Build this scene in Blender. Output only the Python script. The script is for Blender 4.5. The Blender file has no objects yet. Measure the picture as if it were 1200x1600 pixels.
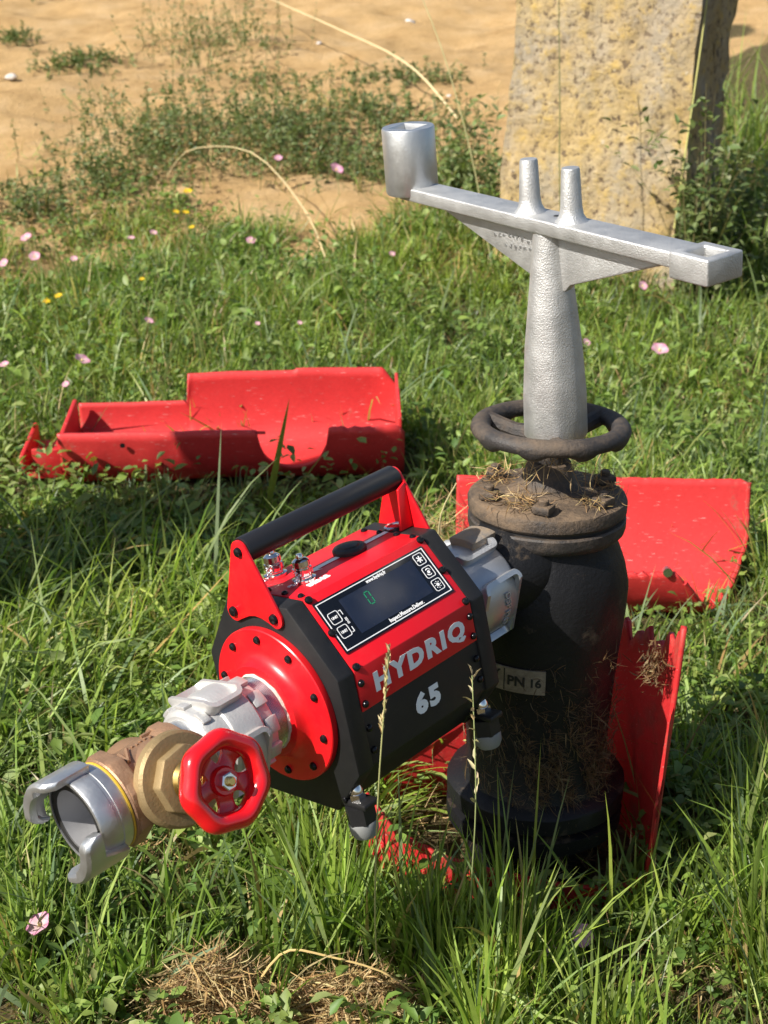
import bpy, bmesh, math, random
import numpy as np
from mathutils import Vector, Matrix, noise as mnoise

R = math.radians
rng = np.random.default_rng(7)
random.seed(7)
S = bpy.context.scene
COL = S.collection

# ------------------------------------------------------------------ camera, sky, sun, exposure
cam = bpy.data.objects.new('camera', bpy.data.cameras.new('camera'))
COL.objects.link(cam)
cam.location = (-0.227, -1.784, 1.25)
cam.rotation_euler = (R(90 - 21), 0, 0)
cam.data.sensor_fit = 'VERTICAL'
cam.data.sensor_height = 24
cam.data.lens = 24 * 2140 / 1600
cam.data.clip_start = 0.05
cam.data.clip_end = 500
cam.data.dof.use_dof = True
cam.data.dof.focus_distance = 1.68
cam.data.dof.aperture_fstop = 6.6
S.camera = cam

SUN_AZ = (-0.829, -0.559)          # horizontal direction towards the sun
SUN_EL = R(40)
world = bpy.data.worlds.new('World'); S.world = world; world.use_nodes = True
wn = world.node_tree.nodes; wl = world.node_tree.links
bg = wn['Background']; sky = wn.new('ShaderNodeTexSky'); sky.sky_type = 'NISHITA'; sky.sun_disc = False
sky.sun_elevation = SUN_EL
sky.sun_rotation = math.atan2(SUN_AZ[0], SUN_AZ[1])
sky.air_density = 1.0; sky.dust_density = 1.5
wl.new(sky.outputs[0], bg.inputs[0]); bg.inputs[1].default_value = 0.072
sd = bpy.data.lights.new('sun', 'SUN'); sun = bpy.data.objects.new('sun', sd); COL.objects.link(sun)
sd.energy = 5.0; sd.angle = R(0.53); sd.color = (1.0, 0.945, 0.86)
_h = Vector((SUN_AZ[0], SUN_AZ[1], 0)).normalized()
sdir = (_h * math.cos(SUN_EL) + Vector((0, 0, math.sin(SUN_EL)))).normalized()
sun.rotation_euler = sdir.to_track_quat('Z', 'Y').to_euler()
sun.location = sdir * 20
S.view_settings.view_transform = 'Standard'; S.view_settings.look = 'None'
S.view_settings.gamma = 1; S.view_settings.exposure = 0.80
S.view_settings.use_curve_mapping = False
S.render.engine = 'CYCLES'
S.cycles.max_bounces = 6; S.cycles.transparent_max_bounces = 6

# ------------------------------------------------------------------ node materials
def mat(name):
    m = bpy.data.materials.new(name); m.use_nodes = True
    nt = m.node_tree; return m, nt, nt.nodes['Principled BSDF']

def N(nt, kind, **kw):
    n = nt.nodes.new(kind)
    for k, v in kw.items():
        if k in n.inputs.keys(): n.inputs[k].default_value = v
        else: setattr(n, k, v)
    return n

def noise_tex(nt, scale, detail=4, rough=.55, vec=None):
    n = N(nt, 'ShaderNodeTexNoise'); n.inputs['Scale'].default_value = scale
    n.inputs['Detail'].default_value = detail; n.inputs['Roughness'].default_value = rough
    if vec is not None: nt.links.new(vec, n.inputs['Vector'])
    return n

def ramp(nt, fac, stops):
    r = N(nt, 'ShaderNodeValToRGB'); nt.links.new(fac, r.inputs[0])
    e = r.color_ramp.elements
    while len(e) < len(stops): e.new(.5)
    for el, (p, c) in zip(e, stops):
        el.position = p; el.color = c if len(c) == 4 else (*c, 1)
    return r

def mixc(nt, fac, a, b, blend='MIX'):
    n = N(nt, 'ShaderNodeMix', data_type='RGBA', blend_type=blend)
    for sock, v in ((n.inputs[0], fac), (n.inputs[6], a), (n.inputs[7], b)):
        if isinstance(v, bpy.types.NodeSocket): nt.links.new(v, sock)
        elif isinstance(v, (int, float)): sock.default_value = v
        else: sock.default_value = (*v, 1) if len(v) == 3 else v
    return n.outputs[2]

def bump(nt, p, height, strength, dist=.002, chain=None):
    b = N(nt, 'ShaderNodeBump'); b.inputs['Strength'].default_value = strength; b.inputs['Distance'].default_value = dist
    nt.links.new(height, b.inputs['Height'])
    if chain is not None: nt.links.new(chain, b.inputs['Normal'])
    if p is not None: nt.links.new(b.outputs[0], p.inputs['Normal'])
    return b.outputs[0]

def objcoord(nt): return N(nt, 'ShaderNodeTexCoord').outputs['Object']

def simple(name, col, rough=.5, metal=0, bscale=0, bstr=.2, bdist=.0005, spec=.5, var=.0, vscale=8, coat=0, speck=0):
    m, nt, p = mat(name); co = objcoord(nt)
    p.inputs['Roughness'].default_value = rough; p.inputs['Metallic'].default_value = metal
    p.inputs['Specular IOR Level'].default_value = spec; p.inputs['Coat Weight'].default_value = coat
    if var:
        n = noise_tex(nt, vscale, 6, .6, co)
        c = mixc(nt, n.outputs[0], tuple(x * (1 - var) for x in col), tuple(min(1, x * (1 + var)) for x in col))
        if speck:
            sp = ramp(nt, noise_tex(nt, 420, 2, .5, co).outputs[0], [(.70, (0, 0, 0)), (.76, (speck,) * 3)])
            sm = ramp(nt, noise_tex(nt, 22, 5, .7, co).outputs[0], [(.5, (0, 0, 0)), (.8, (speck * .5,) * 3)])
            c = mixc(nt, sp.outputs[0], c, (.35, .30, .24)); c = mixc(nt, sm.outputs[0], c, (.30, .25, .19))
        nt.links.new(c, p.inputs['Base Color'])
        rr = ramp(nt, n.outputs[0], [(.3, (rough * .85,) * 3), (.7, (min(1, rough * 1.15),) * 3)])
        nt.links.new(rr.outputs[0], p.inputs['Roughness'])
    else: p.inputs['Base Color'].default_value = (*col, 1)
    if bscale:
        b = noise_tex(nt, bscale, 3, .6, co); bump(nt, p, b.outputs[0], bstr, bdist)
    return m

def dusty(name, col, rough, metal, dust, d_lo, d_hi, dscale=18, bscale=140, bstr=.5, bdist=.001, up=0.0, spec=.5, scr=0):
    """paint or metal with soil/dust patches of their own shape"""
    m, nt, p = mat(name); co = objcoord(nt)
    n1 = noise_tex(nt, dscale, 8, .68, co); n2 = noise_tex(nt, dscale * 9, 5, .7, co)
    mm = N(nt, 'ShaderNodeMath', operation='MULTIPLY_ADD'); nt.links.new(n2.outputs[0], mm.inputs[0]); mm.inputs[1].default_value = .35
    nt.links.new(n1.outputs[0], mm.inputs[2])
    f = mm.outputs[0]
    if up:
        g = N(nt, 'ShaderNodeNewGeometry'); sx = N(nt, 'ShaderNodeSeparateXYZ'); nt.links.new(g.outputs['Normal'], sx.inputs[0])
        m2 = N(nt, 'ShaderNodeMath', operation='MULTIPLY_ADD'); nt.links.new(sx.outputs[2], m2.inputs[0]); m2.inputs[1].default_value = up
        nt.links.new(f, m2.inputs[2]); f = m2.outputs[0]
    r = ramp(nt, f, [(d_lo, (0, 0, 0)), (d_hi, (1, 1, 1))])
    base = mixc(nt, n2.outputs[0], tuple(x * .8 for x in col), tuple(min(1, x * 1.2) for x in col))
    if scr:
        mp = N(nt, 'ShaderNodeMapping'); nt.links.new(co, mp.inputs[0]); mp.inputs['Scale'].default_value = (6, 70, 60); mp.inputs['Rotation'].default_value = (.3, .2, .5)
        sn = noise_tex(nt, 6, 4, .5, mp.outputs[0]); sr = ramp(nt, sn.outputs[0], [(.66, (0, 0, 0)), (.72, (scr,) * 3)])
        base = mixc(nt, sr.outputs[0], base, (.62, .35, .32))
    c = mixc(nt, r.outputs[0], base, dust); nt.links.new(c, p.inputs['Base Color'])
    ro = mixc(nt, r.outputs[0], (rough,) * 3, (.9,) * 3); nt.links.new(ro, p.inputs['Roughness'])
    if metal:
        me = mixc(nt, r.outputs[0], (metal,) * 3, (0,) * 3); nt.links.new(me, p.inputs['Metallic'])
    p.inputs['Specular IOR Level'].default_value = spec
    b = noise_tex(nt, bscale, 4, .65, co); ch = bump(nt, None, b.outputs[0], bstr, bdist)
    bump(nt, p, r.outputs[0], .4, .001, ch)
    return m

M = {}
M['red_coat'] = simple('red_powder_coat', (.66, .006, .012), .33, 0, 900, .12, .0003, .5, .06, 6, 0, .10)
M['red_sheet'] = simple('red_cover_sheet', (.62, .006, .014), .42, 0, 1400, .18, .0003, .4, .05, 5, 0, .10)
M['black_coat'] = simple('black_powder_coat', (.010, .010, .011), .52, 0, 1200, .3, .0003, .4, .25, 14, 0, .06)
M['black_tube'] = simple('black_anodised_tube', (.009, .009, .011), .42, .0, 600, .08, .0002, .5)
M['screw'] = simple('black_steel_screw', (.02, .02, .022), .22, .7)
M['print'] = simple('pale_print', (.80, .83, .83), .55)
M['white_print'] = simple('white_print', (.8, .8, .8), .5)
M['chrome'] = simple('chrome', (.75, .74, .72), .12, 1, 60, .05)
M['steel'] = simple('zinc_steel', (.62, .63, .66), .25, 1, 120, .1)
M['rubber'] = simple('black_rubber', (.012, .012, .012), .6)
M['foot_grey'] = simple('pale_foot_cup', (.20, .205, .20), .55, 0, 0, 0, 0, .4, .15, 40)
M['panel'] = simple('display_panel_gloss', (.004, .005, .008), .2, 0, 0, 0, 0, .5)
M['screen'] = simple('display_screen', (.010, .016, .034), .16, 0, 0, 0, 0, .5, .25, 30, 0, .10)
M['wheel_red'] = simple('red_enamel', (.62, .006, .010), .16, 0, 45, .15, .001, .6, .04, 20, .3)
M['cast_alu'] = simple('bare_cast_aluminium', (.55, .55, .54), .5, .8, 460, .7, .0013, .5, .3, 26)
M['cast_alu_smooth'] = simple('machined_aluminium', (.56, .57, .575), .42, .9, 240, .35, .0008, .5, .2, 30)
M['alu_coupling'] = simple('die_cast_coupling_aluminium', (.50, .495, .48), .52, .6, 260, .5, .0009, .5, .14, 15)
M['alu_dull'] = simple('dull_grey_coupling_aluminium', (.50, .515, .54), .42, .75, 200, .3, .0006, .5, .18, 14)
M['dirty_alu'] = dusty('dirty_coupling_metal', (.2, .19, .18), .6, .4, (.27, .2, .13), .5, .75, 30)
M['bronze'] = simple('cast_bronze', (.33, .195, .115), .52, .5, 320, .7, .0009, .5, .28, 18)
M['brass'] = simple('cast_brass', (.30, .215, .105), .55, .5, 260, .6, .0008, .5, .3, 22)
M['brass_bright'] = simple('bright_brass', (.66, .46, .16), .25, 1, 120, .1)
M['seal_tape'] = simple('hemp_and_paste', (.55, .5, .42), .8, 0, 300, .8, .002, .3, .3, 60)
M['yellow_seal'] = simple('yellow_fibre_seal', (.55, .36, .03), .6)
M['bore'] = simple('coupling_bore', (.33, .33, .34), .55, .6, 150, .3, .0006, .5, .2, 20)
M['iron'] = dusty('black_painted_iron', (.008, .008, .009), .5, .0, (.12, .085, .052), .78, 1.2, 13, 160, .7, .0016, .06, .25)
M['iron_top'] = dusty('rusty_dusty_iron', (.030, .024, .020), .6, .0, (.17, .115, .068), .62, 1.08, 16, 170, .9, .0022, .14)
M['iron_wheel'] = dusty('worn_iron_wheel', (.024, .021, .020), .55, .0, (.11, .08, .055), .64, 1.05, 22, 220, .9, .0014, .12)
M['plate'] = dusty('name_plate_cream', (.30, .25, .18), .7, 0, (.12, .09, .06), .5, .85, 40, 300, .1)
M['ink'] = simple('black_ink', (.01, .01, .01), .6)

def red_plastic(name, col, dirt, lo, hi):
    m = dusty(name, col, .48, 0, dirt, lo, hi, 11, 60, .35, .0014, 0, .35, .75)
    nt = m.node_tree; p = nt.nodes['Principled BSDF']; out = nt.nodes['Material Output']
    tr = N(nt, 'ShaderNodeBsdfTranslucent'); tr.inputs[0].default_value = (.75, .03, .03, 1)
    mx = N(nt, 'ShaderNodeMixShader'); mx.inputs[0].default_value = .09
    nt.links.new(p.outputs[0], mx.inputs[1]); nt.links.new(tr.outputs[0], mx.inputs[2]); nt.links.new(mx.outputs[0], out.inputs[0])
    return m
M['plastic'] = red_plastic('weathered_red_plastic', (.57, .036, .036), (.24, .12, .08), .78, 1.12)
M['plastic_dirty'] = red_plastic('muddy_red_plastic', (.55, .026, .028), (.16, .09, .055), .66, 1.02)

def leafmat(name, rough=.45, trans=.35, gain=(1.25, 1.35, .75), spec=.35):
    m, nt, p = mat(name); out = nt.nodes['Material Output']
    a = N(nt, 'ShaderNodeAttribute', attribute_name='Col')
    co = objcoord(nt); n = noise_tex(nt, 60, 3, .6, co)
    c = mixc(nt, .5, a.outputs[0], mixc(nt, n.outputs[0], (.55, .55, .55), (1.45, 1.45, 1.45)), 'MULTIPLY')
    c2 = mixc(nt, 1.0, a.outputs[0], mixc(nt, n.outputs[0], (.7, .7, .7), (1.3, 1.3, 1.3)), 'MULTIPLY')
    nt.links.new(c2, p.inputs['Base Color']); p.inputs['Roughness'].default_value = rough; p.inputs['Specular IOR Level'].default_value = spec
    tc = mixc(nt, 1.0, c2, gain, 'MULTIPLY')
    tr = N(nt, 'ShaderNodeBsdfTranslucent'); nt.links.new(tc, tr.inputs[0])
    mx = N(nt, 'ShaderNodeMixShader'); mx.inputs[0].default_value = trans
    nt.links.new(p.outputs[0], mx.inputs[1]); nt.links.new(tr.outputs[0], mx.inputs[2]); nt.links.new(mx.outputs[0], out.inputs[0])
    return m
M['blade'] = leafmat('grass_blade', .42, .42)
M['leaf'] = leafmat('broad_leaf', .5, .3)
M['straw'] = leafmat('dry_straw', .6, .2, (1.1, 1.0, .8), .3)
M['petal'] = leafmat('flower_petal', .6, .35, (1.1, 1.0, 1.05), .2)

# ------------------------------------------------------------------ builders
def finish(bm, name, m, smooth=True, ang=32):
    me = bpy.data.meshes.new(name); bm.normal_update(); bm.to_mesh(me); bm.free()
    if m is not None: me.materials.append(M[m] if isinstance(m, str) else m)
    if smooth:
        me.polygons.foreach_set('use_smooth', np.ones(len(me.polygons), bool)); me.set_sharp_from_angle(angle=R(ang))
    return me

BASE = {}
def thing(name, label, cat, frame=Matrix(), base=(0, 0, 0), group=None):
    o = bpy.data.objects.new(name, None); COL.objects.link(o); o.empty_display_size = .05
    o.matrix_world = frame @ Matrix.Translation(base); o['label'] = label; o['category'] = cat
    if group: o['group'] = group
    BASE[o] = Vector(base); return o

ROOT = {}
def part(name, bm, m, parent, label=None, smooth=True, ang=32):
    root = ROOT.get(parent, parent)
    bmesh.ops.translate(bm, verts=bm.verts, vec=-BASE[root])
    o = bpy.data.objects.new(name, finish(bm, name, m, smooth, ang)); COL.objects.link(o); o.parent = parent
    ROOT[o] = root
    if label: o['label'] = label
    return o

def tag(o, label, cat=None, group=None, kind=None):
    o['label'] = label
    if cat: o['category'] = cat
    if group: o['group'] = group
    if kind: o['kind'] = kind
    return o

def nb(): return bmesh.new()

def bevel(bm, w, seg=2, ang=25):
    bm.normal_update()
    es = [e for e in bm.edges if len(e.link_faces) == 2 and e.calc_face_angle(0) > R(ang)]
    if es: bmesh.ops.bevel(bm, geom=es, offset=w, segments=seg, affect='EDGES', profile=.5, clamp_overlap=True)

def add(bm, src):
    me = bpy.data.meshes.new('tmp'); src.to_mesh(me); src.free(); bm.from_mesh(me); bpy.data.meshes.remove(me); return bm

def box(c, d, bw=0, mtx=None, seg=2):
    b = nb(); bmesh.ops.create_cube(b, size=1)
    bmesh.ops.scale(b, vec=d, verts=b.verts)
    if bw: bevel(b, bw, seg)
    bmesh.ops.translate(b, vec=c, verts=b.verts)
    if mtx is not None: b.transform(mtx)
    return b

def prism(poly, a0, a1, bw=0, axis='X', seg=2):
    """poly of 2-D points extruded along an axis: X->(a,p,q)  Y->(p,a,q)  Z->(p,q,a)"""
    b = nb()
    f = {'X': lambda p, a: (a, p[0], p[1]), 'Y': lambda p, a: (p[0], a, p[1]), 'Z': lambda p, a: (p[0], p[1], a)}[axis]
    v0 = [b.verts.new(f(p, a0)) for p in poly]; v1 = [b.verts.new(f(p, a1)) for p in poly]; n = len(poly)
    b.faces.new(v0[::-1]); b.faces.new(v1)
    for i in range(n): b.faces.new((v0[i], v0[(i + 1) % n], v1[(i + 1) % n], v1[i]))
    bmesh.ops.recalc_face_normals(b, faces=b.faces)
    if bw: bevel(b, bw, seg)
    return b

def lathe(prof, seg=48, axis='X', c=(0, 0, 0), rfun=None, closed=False, caps=True):
    """prof: list of (radius, along)"""
    b = nb(); rings = []
    for r, a in prof:
        ring = []
        for i in range(seg):
            t = 2 * math.pi * i / seg; rr = r * (rfun(t, a) if rfun else 1)
            x, y = rr * math.cos(t), rr * math.sin(t)
            p = {'X': (a, x, y), 'Y': (y, a, x), 'Z': (x, y, a)}[axis]
            ring.append(b.verts.new((p[0] + c[0], p[1] + c[1], p[2] + c[2])))
        rings.append(ring)
    for k in range(len(rings) - 1 + (1 if closed else 0)):
        A, B = rings[k], rings[(k + 1) % len(rings)]
        for i in range(seg): b.faces.new((A[i], A[(i + 1) % seg], B[(i + 1) % seg], B[i]))
    if not closed:
        if caps and prof[0][0] > 1e-6: b.faces.new(rings[0][::-1])
        if caps and prof[-1][0] > 1e-6: b.faces.new(rings[-1])
        bmesh.ops.remove_doubles(b, verts=b.verts, dist=1e-6)
    bmesh.ops.recalc_face_normals(b, faces=b.faces); return b

def tube(path, rad, seg=8, cap=True):
    b = nb(); n = len(path); P = [Vector(p) for p in path]
    rr = rad if hasattr(rad, '__len__') else [rad] * n
    prev = None; rings = []
    for i in range(n):
        t = (P[min(i + 1, n - 1)] - P[max(i - 1, 0)]).normalized()
        if prev is None:
            u = t.orthogonal().normalized()
        else: u = (prev - t * prev.dot(t)).normalized()
        prev = u; w = t.cross(u)
        rings.append([b.verts.new(P[i] + (u * math.cos(2 * math.pi * k / seg) + w * math.sin(2 * math.pi * k / seg)) * rr[i]) for k in range(seg)])
    for i in range(n - 1):
        for k in range(seg): b.faces.new((rings[i][k], rings[i][(k + 1) % seg], rings[i + 1][(k + 1) % seg], rings[i + 1][k]))
    if cap: b.faces.new(rings[0][::-1]); b.faces.new(rings[-1])
    bmesh.ops.recalc_face_normals(b, faces=b.faces); return b

def dome(r, h, seg=14): return lathe([(r, 0), (r, h * .25), (r * .86, h * .65), (r * .5, h * .93), (0, h)], seg, 'Z')

def frame_m(o, x, y, z):
    m = Matrix.Identity(4)
    for i, v in enumerate((x, y, z)):
        v = Vector(v).normalized()
        for k in range(3): m[k][i] = v[k]
    m.translation = Vector(o); return m

def text_bm(body, size, extrude=.0004, bold=.0, spacing=1.0, xs=1.0, align='CENTER', shear=0):
    cu = bpy.data.curves.new('t', 'FONT'); cu.body = body; cu.size = size; cu.extrude = extrude; cu.offset = bold
    cu.space_character = spacing; cu.align_x = align; cu.align_y = 'CENTER'; cu.resolution_u = 3; cu.shear = shear
    ob = bpy.data.objects.new('t', cu); COL.objects.link(ob)
    dg = bpy.context.evaluated_depsgraph_get(); me = bpy.data.meshes.new_from_object(ob.evaluated_get(dg))
    b = nb(); b.from_mesh(me); bpy.data.objects.remove(ob); bpy.data.curves.remove(cu); bpy.data.meshes.remove(me)
    bmesh.ops.scale(b, vec=(xs, 1, 1), verts=b.verts); return b

def rrect(w, h, r, n=5):
    pts = []
    for cx, cy, a0 in ((w / 2 - r, h / 2 - r, 0), (-w / 2 + r, h / 2 - r, 90), (-w / 2 + r, -h / 2 + r, 180), (w / 2 - r, -h / 2 + r, 270)):
        for k in range(n + 1):
            a = R(a0 + 90 * k / n); pts.append((cx + r * math.cos(a), cy + r * math.sin(a)))
    return pts

def outline(poly_out, poly_in, z0, z1):
    b = nb(); n = len(poly_out)
    a = [b.verts.new((*p, z1)) for p in poly_out]; c = [b.verts.new((*p, z1)) for p in poly_in]
    d = [b.verts.new((*p, z0)) for p in poly_out]; e = [b.verts.new((*p, z0)) for p in poly_in]
    for i in range(n):
        j = (i + 1) % n
        b.faces.new((a[i], a[j], c[j], c[i])); b.faces.new((a[i], d[i], d[j], a[j])); b.faces.new((c[i], c[j], e[j], e[i]))
    bmesh.ops.recalc_face_normals(b, faces=b.faces); return b

# ------------------------------------------------------------------ ground
def fbm(x, y, s, o=4):
    return mnoise.fractal(Vector((x * s, y * s, 3.7)), 1.0, 2.0, o)

def gz_np(x, y):
    x = np.asarray(x, float); y = np.asarray(y, float)
    z = .045 * np.clip(y - 1.2, 0, .7) + .132 * np.clip(y - 1.9, 0, 13.3) + .03 * np.clip(y - 15.2, 0, 40)
    w = np.clip((y - 1.6) / 2, 0, 1)
    z = z + (.012 + .03 * w) * np.sin(x * 2.3 + 1.1 + .6 * np.sin(y * 1.7)) * np.sin(y * 1.9 + .5) + w * .02 * np.sin(x * 5.1 + y * 3.3) * np.sin(y * 4.7 - x * 2)
    return z

def sand_mask(x, y):
    """0 = grassy soil, 1 = bare sand"""
    x = np.asarray(x, float); y = np.asarray(y, float)
    edge = 3.95 + .40 * np.sin(x * 2.1 + .4) + .25 * np.sin(x * 5.3 + 1.9) + .18 * np.clip(x + .4, -2, 0) + 9 * np.clip(x - .45, 0, .5)
    n = .35 * np.sin(x * 4.1 + y * 2.2) + .3 * np.sin(x * 7.7 - y * 5.9 + 2) 
    return np.clip((y - edge + n * 1.3) / .6, 0, 1)

def make_ground():
    xs = np.unique(np.concatenate([np.linspace(-70, -6, 20), np.linspace(-6, 6, 200), np.linspace(6, 70, 20)]))
    ys = np.unique(np.concatenate([np.linspace(-40, -1.5, 14), np.linspace(-1.5, 14, 300), np.linspace(14, 120, 24)]))
    X, Y = np.meshgrid(xs, ys); Z = gz_np(X, Y)
    sm = sand_mask(X, Y)
    for (i, j), s in np.ndenumerate(sm):
        if -6 < X[i, j] < 6 and -1.5 < Y[i, j] < 14:
            Z[i, j] += s * (.05 * fbm(X[i, j], Y[i, j], 2.2) + .012 * fbm(X[i, j], Y[i, j], 11)) + (1 - s) * .012 * fbm(X[i, j], Y[i, j], 6)
    V = np.stack([X.ravel(), Y.ravel(), Z.ravel()], 1); ny, nx = X.shape
    idx = np.arange(nx * ny).reshape(ny, nx)
    F = np.stack([idx[:-1, :-1], idx[:-1, 1:], idx[1:, 1:], idx[1:, :-1]], -1).reshape(-1, 4)
    me = bpy.data.meshes.new('ground'); me.from_pydata(V.tolist(), [], F.tolist())
    me.polygons.foreach_set('use_smooth', np.ones(len(F), bool))
    at = me.attributes.new('sand', 'FLOAT', 'POINT'); at.data.foreach_set('value', sm.ravel().astype(np.float32))
    m, nt, p = mat('soil_and_sand'); co = objcoord(nt)
    a = N(nt, 'ShaderNodeAttribute', attribute_name='sand')
    n1 = noise_tex(nt, 3.5, 8, .65, co); n2 = noise_tex(nt, 45, 6, .7, co); n3 = noise_tex(nt, 260, 3, .7, co)
    soil = ramp(nt, n2.outputs[0], [(.3, (.07, .055, .028)), (.55, (.16, .125, .06)), (.75, (.30, .23, .12))])
    sand = ramp(nt, n1.outputs[0], [(.3, (.46, .29, .125)), (.5, (.58, .385, .18)), (.7, (.64, .45, .24))])
    sand2 = mixc(nt, .75, sand.outputs[0], mixc(nt, n2.outputs[0], (.72, .68, .62), (1.45, 1.46, 1.5)), 'MULTIPLY')
    ad = N(nt, 'ShaderNodeMath', operation='MULTIPLY_ADD'); nt.links.new(n2.outputs[0], ad.inputs[0]); ad.inputs[1].default_value = .7; nt.links.new(a.outputs['Fac'], ad.inputs[2])
    r = ramp(nt, ad.outputs[0], [(.45, (0, 0, 0)), (.75, (1, 1, 1))])
    nt.links.new(mixc(nt, r.outputs[0], soil.outputs[0], sand2), p.inputs['Base Color'])
    p.inputs['Roughness'].default_value = .95; p.inputs['Specular IOR Level'].default_value = .1
    gr = ramp(nt, noise_tex(nt, 95, 4, .7, co).outputs[0], [(.30, (1, 1, 1)), (.42, (0, 0, 0))])
    ch = bump(nt, None, n2.outputs[0], .9, .05); ch = bump(nt, None, gr.outputs[0], .5, .02, ch); bump(nt, p, n3.outputs[0], .6, .008, ch)
    me.materials.append(m)
    o = bpy.data.objects.new('ground', me); COL.objects.link(o); o['kind'] = 'structure'
    o['label'] = 'pale sandy ground with brown soil under the grass'
    return o
make_ground()

# ------------------------------------------------------------------ stone post behind, and one added out of view for its shade
def make_post(gx, gy, gz, th, hw, dep, top, label, lean=.05):
    fr = Matrix.Translation((gx, gy, gz)) @ Matrix.Rotation(th, 4, 'Z')
    t = thing('stone_post', label, 'stone post', fr)
    def slab(x0, x1, y0, y1, z0, z1, nx, ny, nz):
        b = nb(); bmesh.ops.create_cube(b, size=1)
        bmesh.ops.subdivide_edges(b, edges=[e for e in b.edges], cuts=34, use_grid_fill=True)
        for v in b.verts:
            u, w, h = v.co.x + .5, v.co.y + .5, v.co.z + .5
            z = z0 + (z1 - z0) * h
            tp = 1 - .085 * max(0, (z - .1)) / 1.0
            x = (x0 + (x1 - x0) * u) * tp + lean * z; y = (y0 + (y1 - y0) * w)
            # rounded, chipped arrises
            ex = min(u, 1 - u); ey = min(w, 1 - w); c = max(0, .035 - ex) * max(0, .06 - ey)
            q = Vector((x, y, z))
            d = .018 * mnoise.fractal(q * 6, 1, 2, 5) + .008 * mnoise.fractal(q * 40, 1, 2, 3)
            chip = (1 if (ex < .03) else 0) * .028 * max(0, mnoise.fractal(q * 6 + Vector((5, 0, 0)), 1, 2, 4))
            cx = (.5 - u); cy = (.5 - w)
            nrm = Vector((-1 if u < .001 else (1 if u > .999 else 0), -1 if w < .001 else (1 if w > .999 else 0), 0))
            if nrm.length: nrm.normalize()
            v.co = q + nrm * d - Vector((math.copysign(chip, -cx), math.copysign(chip * .6, -cy), 0))
        return b
    part('shaft', slab(-hw, hw, 0, dep, -.25, top, 1, 1, 1), M['stone'], t, ang=60)

def stone_mat():
    m, nt, p = mat('lichened_limestone'); co = objcoord(nt)
    n1 = noise_tex(nt, 5, 9, .7, co); n2 = noise_tex(nt, 34, 7, .72, co); n3 = noise_tex(nt, 16, 7, .7, co)
    v = N(nt, 'ShaderNodeTexVoronoi'); nt.links.new(co, v.inputs['Vector']); v.inputs['Scale'].default_value = 34
    base = ramp(nt, n1.outputs[0], [(.28, (.26, .19, .10)), (.45, (.43, .31, .145)), (.6, (.48, .37, .20)), (.75, (.42, .36, .26))])
    gy = ramp(nt, noise_tex(nt, 2.6, 6, .65, co).outputs[0], [(.44, (0, 0, 0)), (.60, (.8, .8, .8))]); base_c = mixc(nt, gy.outputs[0], base.outputs[0], (.33, .285, .225))
    lich = ramp(nt, n3.outputs[0], [(.5, (0, 0, 0)), (.68, (1, 1, 1))])
    c = mixc(nt, lich.outputs[0], base_c, (.48, .335, .115))
    wh = ramp(nt, noise_tex(nt, 24, 5, .6, co).outputs[0], [(.66, (0, 0, 0)), (.74, (.8, .8, .8))]); c = mixc(nt, wh.outputs[0], c, (.56, .5, .40))
    dk = ramp(nt, n2.outputs[0], [(.38, (1, 1, 1)), (.47, (0, 0, 0))]); c = mixc(nt, dk.outputs[0], c, (.14, .10, .065))
    nt.links.new(c, p.inputs['Base Color']); p.inputs['Roughness'].default_value = .95; p.inputs['Specular IOR Level'].default_value = .15
    ch = bump(nt, None, n2.outputs[0], 1.0, .012); ch = bump(nt, None, v.outputs['Distance'], .35, .008, ch); bump(nt, p, n3.outputs[0], .6, .02, ch)
    return m
M['stone'] = stone_mat()
make_post(.50, 3.30, .2, R(-25), .355, .60, 1.5, 'weathered yellowish stone post rising from the grass behind the key')
make_post(-1.88, .50, 0, R(-56), .26, .28, 1.60, 'stone post added out of view at the left to cast shade across the red cover half', 0)  # added shadow caster outside the frame, sized to shade the left cover and grass

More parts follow.
